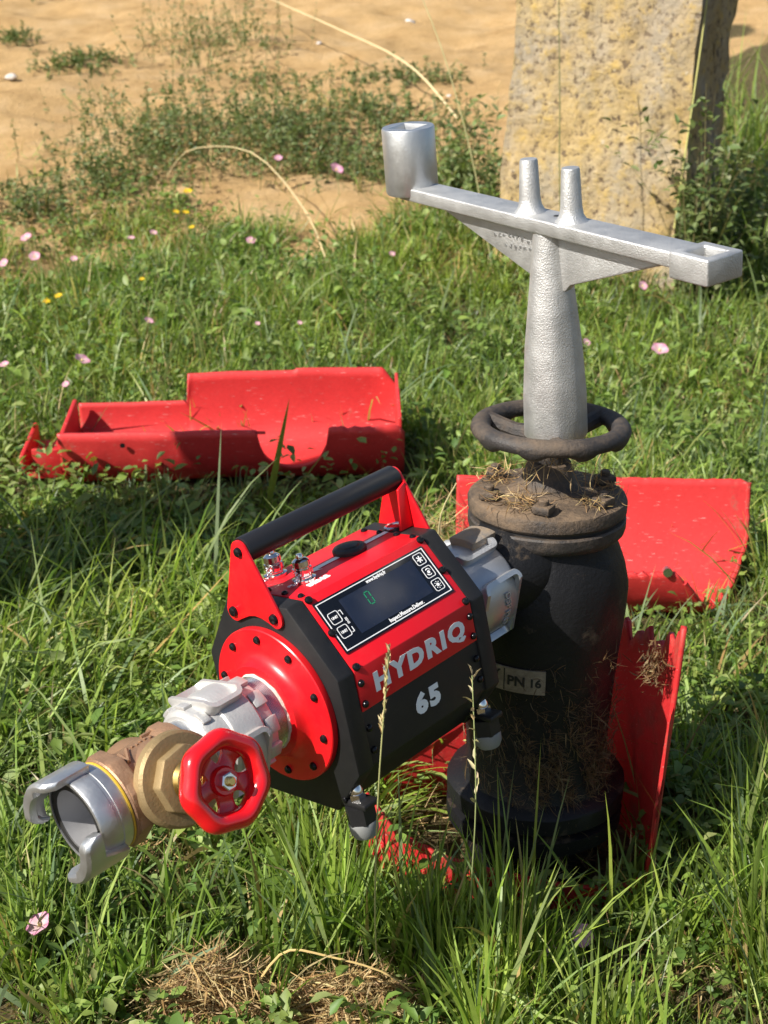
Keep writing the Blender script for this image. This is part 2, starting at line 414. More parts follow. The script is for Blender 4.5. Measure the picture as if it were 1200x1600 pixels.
# ------------------------------------------------------------------ hydrant
def make_hydrant():
    t = thing('fire_hydrant', 'black cast iron hydrant with round bolted top flange, stripped of its red cover', 'hydrant')
    body = lathe([(.10, 0), (.10, .06), (.112, .075), (.132, .085), (.132, .108), (.114, .112), (.114, .118), (.132, .122), (.132, .146), (.129, .150), (.112, .158), (.104, .18), (.104, .23), (.107, .29), (.112, .36), (.1175, .43), (.1175, .465), (.112, .495), (.102, .52), (.095, .535), (.094, .545)], 72, 'Z')
    for v in body.verts:
        q = v.co.copy(); k = .0035 * mnoise.fractal(q * 9, 1, 2, 4) + .0012 * mnoise.fractal(q * 45, 1, 2, 3); rr = math.hypot(q.x, q.y)
        if rr > .01: v.co.x *= 1 + k / rr; v.co.y *= 1 + k / rr
    o = part('body', body, 'iron', t)
    # flange pair with a dark joint, uneven rims
    wob = lambda th, a: 1 + .004 * math.sin(5 * th + a * 60) + .003 * math.sin(11 * th)
    part('lower_flange', lathe([(.095, .540), (.104, .541), (.1085, .546), (.110, .552), (.110, .563), (.108, .5655), (.09, .5665)], 72, 'Z', rfun=wob), 'iron_wheel', t)
    part('gasket', lathe([(.1035, .5660), (.1035, .5715)], 48, 'Z'), 'rubber', t)
    part('cover', lathe([(.09, .571), (.1075, .5715), (.110, .575), (.1105, .588), (.1085, .5925), (.104, .595), (.082, .5965), (.062, .599), (.046, .606), (.035, .620), (.030, .640), (.0, .641)], 72, 'Z', rfun=wob), 'iron_top', t)
    for k in range(6):
        a = R(20 + 60 * k); c = (.089 * math.cos(a), .089 * math.sin(a), .597)
        b = nb(); add(b, box((0, 0, .006), (.026, .024, .012), .003)); add(b, lathe([(.007, .011), (.007, .018), (.0055, .0195), (0, .0195)], 12, 'Z'))
        b.transform(Matrix.Translation(c) @ Matrix.Rotation(a + .3 * k, 4, 'Z')); part('bolt', b, 'iron_top', t)
    part('spindle', lathe([(.022, .635), (.024, .655), (.020, .66), (.017, .672), (.017, .70), (0, .70)], 24, 'Z'), 'iron_wheel', t)
    # hand wheel
    wz = .688
    b = nb(); segs = 96; rs = 14; rings = []
    for i in range(segs):
        a = 2 * math.pi * i / segs
        bumpy = max(0, math.sin(a * 9)) ** .7
        ring = []
        for k in range(rs):
            c, s = math.cos(2 * math.pi * k / rs), math.sin(2 * math.pi * k / rs)
            rz = .0130 if s > 0 else .0105 + .0075 * bumpy
            rr = .0138
            ring.append(b.verts.new(((.0955 + rr * c) * math.cos(a), (.0955 + rr * c) * math.sin(a), wz + rz * s)))
        rings.append(ring)
    for i in range(segs):
        for k in range(rs): b.faces.new((rings[i][k], rings[(i + 1) % segs][k], rings[(i + 1) % segs][(k + 1) % rs], rings[i][(k + 1) % rs]))
    bmesh.ops.recalc_face_normals(b, faces=b.faces)
    hw = part('handwheel', b, 'iron_wheel', t, 'dark worn iron handwheel ring with scalloped underside')
    part('hub', lathe([(.026, wz - .022), (.034, wz - .018), (.034, wz - .004), (.030, wz), (0, wz)], 24, 'Z'), 'iron_wheel', hw)
    for k in range(3):
        a = R(35 + 120 * k); d = Vector((math.cos(a), math.sin(a), 0))
        pth = [d * .024 + Vector((0, 0, wz - .012)), d * .05 + Vector((0, 0, wz - .011)), d * .07 + Vector((0, 0, wz - .006)), d * .092 + Vector((0, 0, wz))]
        b = tube(pth, [.014, .012, .012, .013], 10); part('spoke', b, 'iron_wheel', hw)
    # outlet to the meter and its half coupling, with dirty lugs; a second capped outlet at the back
    return t

hyd = make_hydrant()

# the line of outlet, meter and valve: X = towards the free end, Y = camera side, Z = up
DEV = frame_m((-.00494, .00479, .51153), (-.68134, -.72631, -.09081), (.70579, -.68478, .18148), (-.19400, .05956, .97919))

def hyd_part(name, bm, m, label=None, parent=None):
    bm.transform(DEV); return part(name, bm, m, parent or hyd, label)

def pad_frame(rad, a0, a1, t0, t1, fr=.006, h=.006, n=12, tag_w=True):
    """raised rounded frame lying on a cylinder round X: the grip lug of a coupling"""
    b = nb()
    W_ = (a1 - a0) * rad; H_ = t1 - t0
    out = rrect(W_, H_, .012, 5); inn = rrect(W_ - 2 * fr, H_ - 2 * fr, .007, 5)
    def P(p, r):
        a = (a0 + a1) / 2 + p[0] / rad; tt = (t0 + t1) / 2 + p[1]
        return (tt, r * math.cos(a), r * math.sin(a))
    n = len(out)
    lay = [[b.verts.new(P(p, rad - .003)) for p in out], [b.verts.new(P(p, rad + h * .8)) for p in out],
           [b.verts.new(P((p[0] * .985, p[1] * .97), rad + h)) for p in out], [b.verts.new(P((p[0] * 1.01, p[1] * 1.02), rad + h)) for p in inn], [b.verts.new(P(p, rad + h * .75)) for p in inn], [b.verts.new(P(p, rad + .0012)) for p in inn]]
    for A, B in zip(lay[:-1], lay[1:]):
        for i in range(n): b.faces.new((A[i], A[(i + 1) % n], B[(i + 1) % n], B[i]))
    bmesh.ops.recalc_face_normals(b, faces=b.faces); return b

def arc_block(r0, r1, a0, a1, t0, t1, bw=.002, n=10):
    b = nb(); rows = []
    for i in range(n + 1):
        a = a0 + (a1 - a0) * i / n; c, s = math.cos(a), math.sin(a)
        rows.append([b.verts.new(p) for p in ((t0, r0 * c, r0 * s), (t0, r1 * c, r1 * s), (t1, r1 * c, r1 * s), (t1, r0 * c, r0 * s))])
    for A, B in zip(rows[:-1], rows[1:]):
        for k in range(4): b.faces.new((A[k], A[(k + 1) % 4], B[(k + 1) % 4], B[k]))
    b.faces.new(rows[0]); b.faces.new(rows[-1][::-1])
    bmesh.ops.recalc_face_normals(b, faces=b.faces)
    if bw: bevel(b, bw, 2, 40)
    return b

hyd_part('outlet_boss', lathe([(.078, .05), (.074, .085), (.066, .108), (.058, .122), (.055, .130)], 48, 'X'), 'iron')
ho = hyd_part('outlet', lathe([(.060, .06), (.060, .10), (.054, .115), (.052, .125), (.058, .127), (.060, .132), (.060, .138), (.050, .140), (0, .140)], 40, 'X'), 'iron', 'dirty outlet neck behind the meter')
for a in (84, 200):
    hyd_part('lug', arc_block(.056, .076, R(a - 17), R(a + 17), .118, .165), 'dirty_alu', parent=ho)
# small enamel name plate on the barrel
def plate():
    a = R(-115)     # where on the barrel, seen from above
    z = .357; r = .1135
    b = nb(); n = 10; rows = []
    for i in range(n + 1):
        aa = a + (i / n - .5) * .088 / r
        rows.append([b.verts.new((rr * math.cos(aa), rr * math.sin(aa), zz)) for rr, zz in ((r, z - .018), (r + .0025, z - .018), (r + .0025, z + .018), (r, z + .018))])
    for A, B in zip(rows[:-1], rows[1:]):
        for k in range(4): b.faces.new((A[k], A[(k + 1) % 4], B[(k + 1) % 4], B[k]))
    b.faces.new(rows[0]); b.faces.new(rows[-1][::-1]); bmesh.ops.recalc_face_normals(b, faces=b.faces)
    p = part('name_plate', b, 'plate', hyd, 'cream name plate reading PN 16')
    tb = nb()
    for s, x, y, sz in (('PN', .004, -.001, .02), ('16', .030, -.001, .017), ('Y', -.024, .007, .014), ('S', -.026, -.009, .013)):
        q = text_bm(s, sz, .0003, .0006); bmesh.ops.translate(q, verts=q.verts, vec=(x, y, 0)); add(tb, q)
    add(tb, box((-.013, 0, 0), (.0012, .033, .0006)))
    for v in tb.verts:
        aa = a + v.co.x / r; rr = r + .0031 + v.co.z
        v.co = Vector((rr * math.cos(aa), rr * math.sin(aa), z + v.co.y))
    part('lettering', tb, 'ink', p)
plate()

# ------------------------------------------------------------------ key standing in the wheel
def make_key():
    a = Vector((-.0825, -.085, 1)).normalized(); psi = R(56)
    d = Vector((math.cos(psi), -math.sin(psi), 0)); d = (d - a * d.dot(a)).normalized(); w = a.cross(d)   # w: to the back right
    fr = frame_m((.008, 0, .678), d, w, a)
    t = thing('hydrant_key', 'grey cast aluminium tee key with long crossbar standing in the black handwheel', 'hydrant key', fr)
    H = .286
    col = nb(); rows = []
    for z, r, sq in ((0, .0415, .55), (.004, .043, .55), (.06, .0425, .5), (.13, .038, .3), (.19, .0315, .12), (.24, .026, 0), (H, .0215, 0)):
        ring = []
        for i in range(40):
            th = 2 * math.pi * i / 40
            m = max(abs(math.cos(th - .5)), abs(math.sin(th - .5)), abs(math.cos(th - .5 - math.pi / 4)), abs(math.sin(th - .5 - math.pi / 4)))
            rr = r * ((1 - sq) + sq * (.945 / m))
            ring.append(col.verts.new((rr * math.cos(th), rr * math.sin(th), z)))
        rows.append(ring)
    for A, B in zip(rows[:-1], rows[1:]):
        for i in range(40): col.faces.new((A[i], A[(i + 1) % 40], B[(i + 1) % 40], B[i]))
    col.faces.new(rows[0][::-1]); col.faces.new(rows[-1]); bmesh.ops.recalc_face_normals(col, faces=col.faces)
    part('column', col, 'cast_alu', t, ang=24)
    bar = prism([(-.305, H - .002), (-.305, H + .0125), (-.27, H + .016), (.235, H + .016), (.235, H - .003)], -.0235, .0235, .0022, 'Y', 3)
    part('crossbar', bar, 'cast_alu', t)
    part('gusset', prism([(-.245, H - .001), (-.012, H - .001), (-.012, H - .076), (-.022, H - .071)], -.0055, .0055, .0018, 'Y', 2), 'cast_alu', t)
    part('gusset', prism([(.012, H - .0015), (.215, H - .0015), (.215, H - .006), (.042, H - .066), (.032, H - .076), (.012, H - .082)], -.0055, .0055, .0018, 'Y', 2), 'cast_alu', t)
    # socket with a square hole
    sk = nb(); n = 48
    def sqr(th, h): return h / max(abs(math.cos(th)), abs(math.sin(th)))
    lay = [(1, .0365, -.010), (1, .0378, -.006), (1, .0378, .080), (1, .0365, .0825), (0, .0200, .0825), (0, .0185, .077), (0, .0175, .03)]
    rows = []
    for rnd, r, z in lay:
        rows.append([sk.verts.new((-.303 + (r if rnd else sqr(2 * math.pi * i / n, r)) * math.cos(2 * math.pi * i / n + .35 + (R(0))), (r if rnd else sqr(2 * math.pi * i / n, r)) * math.sin(2 * math.pi * i / n + .35), H + .014 + z)) for i in range(n)])
    for A, B in zip(rows[:-1], rows[1:]):
        for i in range(n): sk.faces.new((A[i], A[(i + 1) % n], B[(i + 1) % n], B[i]))
    sk.faces.new(rows[0][::-1]); sk.faces.new(rows[-1]); bmesh.ops.recalc_face_normals(sk, faces=sk.faces)
    part('socket', sk, 'cast_alu_smooth', t, 'round drive socket with square hole')
    # block with square eye
    blk = nb(); cx = .268; hx, hy = .030, .0285; ix, iy = .0180, .0165; z0, z1 = H - .013, H + .0185
    bo = [(cx - hx, -hy), (cx + hx, -hy), (cx + hx, hy), (cx - hx, hy)]; bi = [(cx - ix, -iy), (cx + ix, -iy), (cx + ix, iy), (cx - ix, iy)]
    vo0 = [blk.verts.new((*p, z0)) for p in bo]; vo1 = [blk.verts.new((*p, z1)) for p in bo]; vi0 = [blk.verts.new((*p, z0)) for p in bi]; vi1 = [blk.verts.new((*p, z1)) for p in bi]
    for i in range(4):
        j = (i + 1) % 4
        for q in ((vo0[i], vo0[j], vo1[j], vo1[i]), (vi1[i], vi1[j], vi0[j], vi0[i]), (vo1[i], vo1[j], vi1[j], vi1[i]), (vi0[i], vi0[j], vo0[j], vo0[i])): blk.faces.new(q)
    bmesh.ops.recalc_face_normals(blk, faces=blk.faces); bevel(blk, .003, 3)
    part('eye_block', blk, 'cast_alu', t, 'square end block with square eye')
    for x, hgt in ((-.038, .068), (.042, .067)):
        pin = lathe([(.0250, -.002), (.0190, .003), (.0155, .009), (.0138, .020), (.0118, hgt - .003), (.0108, hgt), (0, hgt + .0005)], 12, 'Z', (x, 0, H + .015))
        part('pin', pin, 'cast_alu', t, ang=40)
    # faint raised casting marks on the left gusset
    tb = nb()
    for k in range(15):
        x = -.105 + (k % 9) * .0095 + random.uniform(-.002, .002); z = H - .022 - (.011 if k > 8 else 0) + random.uniform(-.002, .002)
        if k > 8: x += .022
        for q in range(3):
            add(tb, box((x + random.uniform(-.002, .002), -.0062, z + random.uniform(-.002, .002)), (random.uniform(.001, .004), .0006, random.uniform(.001, .004)), 0, None))
    part('casting_marks', tb, 'cast_alu_smooth', t, 'worn raised casting marks')
    part('dimple_dark_disc', lathe([(.0035, 0), (.003, .0006), (0, .0006)], 12, 'Z', (.008, .004, H + .0162)), 'rubber', t)  # darkness of a small hollow drawn as a flat black disc
make_key()

# ------------------------------------------------------------------ flow meter
OCT = [(-.053, .127), (.053, .127), (.114, .047), (.114, -.073), (.062, -.131), (-.062, -.131), (-.114, -.073), (-.114, .047)]
TF0, TF1 = .4806, .506      # front end plate
TB0, TB1 = .252, .277       # rear end plate

def oct_scaled(d):
    c = []
    n = len(OCT)
    for i in range(n):
        p0, p1, p2 = Vector(OCT[i - 1]), Vector(OCT[i]), Vector(OCT[(i + 1) % n])
        n1 = Vector((-(p1 - p0).y, (p1 - p0).x)).normalized(); n2 = Vector((-(p2 - p1).y, (p2 - p1).x)).normalized()
        bis = (n1 + n2).normalized(); c.append(tuple(p1 + bis * d / bis.dot(n1)))
    return c

def make_meter():
    base = (.38, 0, -.168)
    t = thing('flow_meter', 'red and black octagonal digital flow meter with carry handle, coupled to the hydrant', 'flow meter', DEV, base)
    inner = oct_scaled(-.0026)
    # is oct winding such that negative shrinks?
    if abs(inner[0][1]) > .127: inner = oct_scaled(.0026)
    part('housing', prism(inner, TB1 - .004, TF0 + .004, .001), 'black_coat', t)
    fp = part('end_plate', prism(OCT, TF0, TF1, .0022), 'black_coat', t, 'thick black front end plate')
    bp = part('end_plate', prism(OCT, TB0, TB1, .0022), 'black_coat', t, 'thick black rear end plate')
    # folded red sheet over the top
    path = [(-.114, -.004), (-.114, .047), (-.053, .127), (.053, .127), (.114, .047), (.114, -.004)]
    inn = [(-.1115, -.004), (-.1115, .0462), (-.0518, .1245), (.0518, .1245), (.1115, .0462), (.1115, -.004)]
    cov = nb(); cov_poly = path + inn[::-1]
    vs0 = [cov.verts.new((TB1 + .0008, *p)) for p in cov_poly]; vs1 = [cov.verts.new((TF0 - .0008, *p)) for p in cov_poly]; n = len(cov_poly)
    for i in range(n): cov.faces.new((vs0[i], vs0[(i + 1) % n], vs1[(i + 1) % n], vs1[i]))
    for i in range(5):
        for vs in (vs0, vs1): cov.faces.new((vs[i], vs[i + 1], vs[n - 2 - i], vs[n - 1 - i]))
    bmesh.ops.recalc_face_normals(cov, faces=cov.faces); bevel(cov, .0008, 2, 30)
    cv = part('cover_sheet', cov, 'red_sheet', t, 'bright red folded cover sheet')
    # screws along both ends of the sheet
    def surf(f):         # frames on slant / side / top: returns matrix (X along -t i.e. reading direction, Y up the face, Z normal)
        return f
    sl_a, sl_b = Vector((.053, .127)), Vector((.114, .047)); sd_ = (sl_a - sl_b).normalized(); sn = Vector((-sd_[1], sd_[0])) * -1
    def slant(tt, f, h=0): q = sl_a.lerp(sl_b, f) + sn * h; return (tt, q[0], q[1])
    SL = frame_m(slant(.3815, .45, .0004), (-1, 0, 0), (0, sd_[0], sd_[1]), (0, sn[0], sn[1]))
    SD = frame_m((.379, .1143, 0), (-1, 0, 0), (0, 0, 1), (0, 1, 0))
    TP = frame_m((.379, -.006, .1273), (-1, 0, 0), (0, -1, 0), (0, 0, 1))
    def screw(pos, z, r=.0046, h=.0042, par=None):
        b = dome(r, h); zz = Vector(z).normalized(); x = zz.orthogonal(); b.transform(frame_m(pos, x, zz.cross(x), zz))
        part('screw', b, 'screw', par or t)
    nsl = (0, sn[0], sn[1])
    for tt in (TB1 + .0065, TF0 - .0065):
        for f in (.04, .5, .97): screw(slant(tt, f), nsl, .0050, .005, cv)
        for u in (.030, .004): screw((tt, .114, u), (0, 1, 0), .0046, .0042, cv)
        for u in (-.027, -.055): screw((tt, .1114, u), (0, 1, 0), .0046, .0042)
        for s in (-.042, -.014, .016, .044): screw((tt, s, .127), (0, 0, 1), .0042, .004, cv)
    # display panel on the slant face
    L_, Hh = .186, .0685
    pn = box((0, 0, .0006), (L_, Hh, .0012), .0003, SL); pn = part('display_panel', pn, 'panel', t, 'black gloss display panel with white frame line')
    o_ = [(-L_ / 2 + .0025, -Hh / 2 + .0025), (L_ / 2 - .0025, -Hh / 2 + .0025), (L_ / 2 - .0025, Hh / 2 - .0025), (-L_ / 2 + .0025, Hh / 2 - .0025)]
    i_ = [(p[0] - math.copysign(.0011, p[0]), p[1] - math.copysign(.0011, p[1])) for p in o_]
    b = outline(o_, i_, .0012, .0016); b.transform(SL); part('frame_line', b, 'white_print', pn)
    b = box((.003, .001, .0014), (.124, .047, .0004), 0, SL); part('screen', b, 'screen', pn, 'dark blue screen showing a green zero')
    def put(bm, x, y, z=.0013, rot=0): bm.transform(SL @ Matrix.Translation((x, y, z)) @ Matrix.Rotation(R(rot), 4, 'Z')); return bm
    def out_btn(x, y, w=.0155):
        q = outline(rrect(w, w, .003), rrect(w - .0016, w - .0016, .0024), 0, .0003); return put(q, x, y)
    for y in (.0085, -.0105):
        part('button', out_btn(-.0775, y), 'white_print', pn); part('button_text', put(text_bm('UNIT', .0046, .0002, .00010, 1.05, .85), -.0775, y), 'white_print', pn)
    part('panel_text', put(text_bm('SENS', .0044, .0002, .00008, 1.05, .85), -.0652, -.001, .0013, -90), 'white_print', pn)
    for y0, y1 in ((.0075, .0135), (-.0095, -.0155)):
        b = box((-.0652, (y0 + y1) / 2, .0014), (.0009, .006, .0003), 0, SL); add(b, box((-.0667, y1, .0014), (.0035, .0009, .0003), 0, SL)); part('panel_text', b, 'white_print', pn)
    bt = text_bm('www.hydriq.fr', .0066, .0002, .00014, 1.05, .82); part('panel_text', put(bt, .006, .0275), 'white_print', pn)
    bt = text_bm('Inspect.Measure.Deliver.', .0070, .0002, .00014, 1.05, .80); part('panel_text', put(bt, .014, -.0265), 'white_print', pn)
    for k, y in enumerate((.0205, .0015, -.0175)):
        x = .0775; part('button', out_btn(x, y), 'white_print', pn)
        ic = nb()
        if k == 0:
            for q in range(6):
                add(ic, box((.0022, 0, 0), (.0046, .0016, .0003), 0, Matrix.Rotation(R(60 * q + 12), 4, 'Z')))
            add(ic, lathe([(.0018, 0), (0, .0003)], 12, 'Z'))
        elif k == 1:
            add(ic, lathe([(.0021, 0), (.0021, .0003), (0, .0003)], 16, 'Z'))
            for a0 in (20, 200):
                add(ic, tube([(.0042 * math.cos(R(a0 + 14 * q)), .0042 * math.sin(R(a0 + 14 * q)), .0001) for q in range(9)], [.0003 + .0006 * math.sin(math.pi * q / 8) for q in range(9)], 6))
        else:
            add(ic, lathe([(.0022, 0), (.0022, .0003), (0, .0003)], 16, 'Z'))
            for q in range(8): add(ic, box((.0042, 0, 0), (.0014, .0009, .0003), 0, Matrix.Rotation(R(45 * q), 4, 'Z')))
        part('button_icon', put(ic, x, y), 'white_print', pn)
    # seven segment zero: six bars
    gm, nt, p = mat('green_led'); p.inputs['Base Color'].default_value = (.0, .12, .05, 1); p.inputs['Emission Color'].default_value = (.0, .55, .2, 1); p.inputs['Emission Strength'].default_value = .2
    M['led'] = gm
    dw, dh = .0072, .0080; cx0, cy0 = -.020, .0095
    for x, y, w, h in ((0, dh, dw - .0018, .0011), (0, -dh, dw - .0018, .0011), (-dw / 2, dh / 2, .0011, dh - .0016), (dw / 2, dh / 2, .0011, dh - .0016), (-dw / 2, -dh / 2, .0011, dh - .0016), (dw / 2, -dh / 2, .0011, dh - .0016)):
        part('digit_segment', box((cx0 + x, cy0 + y, .0018), (w, h, .0003), 0, SL), 'led', pn)
    # lettering on the side
    def side(bm, x, y): bm.transform(SD @ Matrix.Translation((x, y, .0003))); return bm
    def fit(body, w, h, bold, spc=1.0):
        q = text_bm(body, .03, .0003, bold, spc)
        xs = [v.co.x for v in q.verts]; ys = [v.co.y for v in q.verts]
        bmesh.ops.translate(q, verts=q.verts, vec=(-(min(xs) + max(xs)) / 2, -(min(ys) + max(ys)) / 2, 0))
        bmesh.ops.scale(q, verts=q.verts, vec=(w / (max(xs) - min(xs)), h / (max(ys) - min(ys)), 1)); return q
    part('lettering', side(fit('HYDRIQ', .158, .0285, .0016, 1.25), .004, .0195), 'print', t, 'large pale HYDRIQ lettering')
    b = fit('65', .043, .0275, .0018, 1.25); b.transform(frame_m((.379, .1117, 0), (-1, 0, 0), (0, 0, 1), (0, 1, 0)) @ Matrix.Translation((.003, -.037, .0003))); part('lettering', b, 'print', t, 'pale number 65')
    # top: arrow, button, two plugs, SENS
    def top(bm, x, y, z=.0002): bm.transform(TP @ Matrix.Translation((x, y, z))); return bm
    ar = prism([(-.050, 0), (-.028, .0095), (-.032, .0038), (.094, .0038), (.094, -.0038), (-.032, -.0038), (-.028, -.0095)], 0, .0003, 0, 'Z')
    part('flow_arrow', top(ar, 0.006, 0), 'print', t, 'pale flow arrow')
    part('push_button', top(lathe([(.0215, 0), (.0215, .004), (.0195, .0065), (.0150, .0075), (.0140, .0068), (.0135, .0068), (.012, .0085), (.006, .0095), (0, .0098)], 36, 'Z'), .034, 0, 0), 'black_coat', t, 'round black push button')
    part('lettering', top(fit('SENS', .034, .0105, .0014, 1.15), -.052, -.034), 'white_print', t)
    for sx, sy in ((-.056, .038), (-.056, -.014)):
        b = lathe([(.0145, 0), (.0145, .003), (.0105, .0045), (.0105, .006)], 24, 'Z'); add(b, lathe([(.0105, .0062), (.0112, .008), (.0112, .016), (.0098, .0165), (.0098, .018), (.0108, .0185), (.0104, .025), (.007, .0275), (.0045, .028), (.0045, .031), (.0035, .033), (0, .0335)], 24, 'Z'))
        for k in range(8):
            a = 2 * math.pi * k / 8; add(b, box((.0112 * math.cos(a), .0112 * math.sin(a), .012), (.0016, .0016, .008), 0))
        pg = part('test_plug', top(b, sx, sy), 'chrome', t, 'shiny chrome capped test plug')
        # little chain to the plate edge
        ch = nb()
        for k in range(9):
            u = k / 8; p0 = Vector((sx - .010 - .014 * u, sy - .007 * math.sin(u * 3.1), .012 * (1 - u) ** 2 + .0015))
            rg = lathe([(.0021 + .0006 * math.cos(q * math.pi / 3), .0006 * math.sin(q * math.pi / 3)) for q in range(6)], 10, 'Z', closed=True)
            rg.transform(Matrix.Translation(p0) @ Matrix.Rotation(R(90 * (k % 2)), 4, 'X')); add(ch, rg)
        part('chain', top(ch, 0, 0), 'steel', pg)
    part('charging_socket', top(lathe([(.0125, 0), (.0130, .003), (.0105, .0042), (.0085, .003), (.008, .001), (0, .001)], 28, 'Z'), .1145, .0), 'steel', t, 'round metal socket with red insert')
    part('socket_insert', top(lathe([(.0078, .0012), (.0078, .0022), (.004, .0026), (0, .0018)], 20, 'Z'), .1145, .0), 'red_sheet', t)
    # handle: two red brackets and a black bar
    def bracket(a0, a1):
        pts = []
        def arc(cx, cy, r, s, e, n=8):
            for k in range(n + 1):
                a = R(s + (e - s) * k / n); pts.append((cx + r * math.cos(a), cy + r * math.sin(a)))
        arc(-.003, .191, .0135, 160, 20); arc(.033, .113, .0125, 18, -100)
        for k in range(1, 6): u = k / 6; pts.append((.031 - .065 * u, .1008 + .011 * math.sin(math.pi * u)))
        arc(-.039, .113, .0125, 280, 162)
        return prism(pts[::-1], a0, a1, .0006)
    fb = part('handle_bracket', bracket(TF1 + .0002, TF1 + .0042), 'red_coat', t)
    rb = part('handle_bracket', bracket(TB0 - .0042, TB0 - .0002), 'red_coat', t)
    for (s, u), r in (((-.003, .191), .0062), ((.033, .113), .0066), ((-.039, .113), .0066)):
        screw((TF1 + .0042, s, u), (1, 0, 0), r, .0055, fb); screw((TB0 - .0042, s, u), (-1, 0, 0), r, .0055, rb)
    # inward flange of the rear bracket
    b = prism([(TB0 + .0, .0), (TB0 + .022, 0), (TB0 + .014, .052), (TB0 + .0, .058)], -.004, .0, .0008, 'Y'); b.transform(Matrix.Translation((0, .016, .128))); part('bracket_rib', b, 'red_coat', rb)
    part('grip', lathe([(.0150, TB0 + .0002), (.0158, TB0 + .002), (.0158, TF1 - .002), (.0150, TF1 - .0002)], 32, 'X', (0, -.003, .191)), 'black_tube', t, 'round black handle bar')
    # front: red flange disc with hub
    disc = part('flange_disc', lathe([(.060, TF1 + .0002), (.0968, TF1 + .0002), (.0974, TF1 + .0012), (.0974, TF1 + .0085), (.0962, TF1 + .0098), (.072, TF1 + .0102), (.066, TF1 + .012), (.0605, TF1 + .0165), (.0585, TF1 + .022), (.057, TF1 + .026), (.0455, TF1 + .0265), (.0455, TF1 + .02), (0, TF1 + .02)], 80, 'X'), 'red_coat', t, 'round red flange disc ringed with bolts')
    for k in range(10):
        a = R(18 + 36 * k); screw((TF1 + .0098, .0845 * math.cos(a), .0845 * math.sin(a)), (1, 0, 0), .0052, .005, disc)
    part('rear_flange', lathe([(.07, TB0 - .0002), (.07, TB0 - .008), (.055, TB0 - .010), (.05, TB0 - .02), (0, TB0 - .02)], 48, 'X'), 'red_coat', t)
    screw((TF1, .078, -.112), (1, 0, 0), .004, .002, fp)
    # feet: lug, nut, cap nut, cup
    for tt in ((TF0 + TF1) / 2, (TB0 + TB1) / 2):
        for s in ((.087,) if tt > .4 else (.087, -.087)):
            b = box((tt, s, -.117), (.024, .046, .008), .0025); add(b, lathe([(.0185, -.143), (.0185, -.121)], 6, 'Z', (tt, s, 0)))
            ft = part('foot', b, 'black_coat', t, 'black lug foot with chrome cap nut')
            part('cap_nut', add(lathe([(.0105, -.113), (.0105, -.106)], 6, 'Z', (tt, s, 0)), lathe([(.0085, -.106), (.0082, -.101), (.006, -.0965), (0, -.0945)], 18, 'Z', (tt, s, 0))), 'chrome', ft)
            part('foot_cup', lathe([(.0, -.162), (.014, -.162), (.0170, -.156), (.0178, -.145), (.017, -.1425), (0, -.1425)], 24, 'Z', (tt, s, 0)), 'foot_grey', ft)
    # rear half coupling gripping the hydrant outlet
    rc = part('coupling', lathe([(.050, TB0 - .015), (.056, TB0 - .017), (.056, .212), (.062, .210), (.0650, .204), (.0650, .138), (.062, .132), (.056, .130), (0, .130)], 56, 'X'), 'alu_dull', t, 'dull grey aluminium coupling marked DSP PN25')
    for a in (-22, 98, 218):
        part('coupling_lug', pad_frame(.0650, R(a - 46), R(a + 46), .130, .2035, .007, .0105), 'alu_dull', rc)
    tb = text_bm('DSP PN25', .0135, .0007, .0002)
    for v in tb.verts:
        a = R(-22) - v.co.x / .0657; rr = .0657 + .0008 + v.co.z; v.co = Vector((.158 - v.co.y, rr * math.cos(a), rr * math.sin(a)))
    bmesh.ops.recalc_face_normals(tb, faces=tb.faces)
    part('raised_lettering', tb, 'alu_coupling', rc)
    part('lever_bolt', lathe([(.005, 0), (.005, .012), (.003, .014), (0, .014)], 12, 'Y', (.222, .048, -.03)), 'steel', rc)
    return t
make_meter()

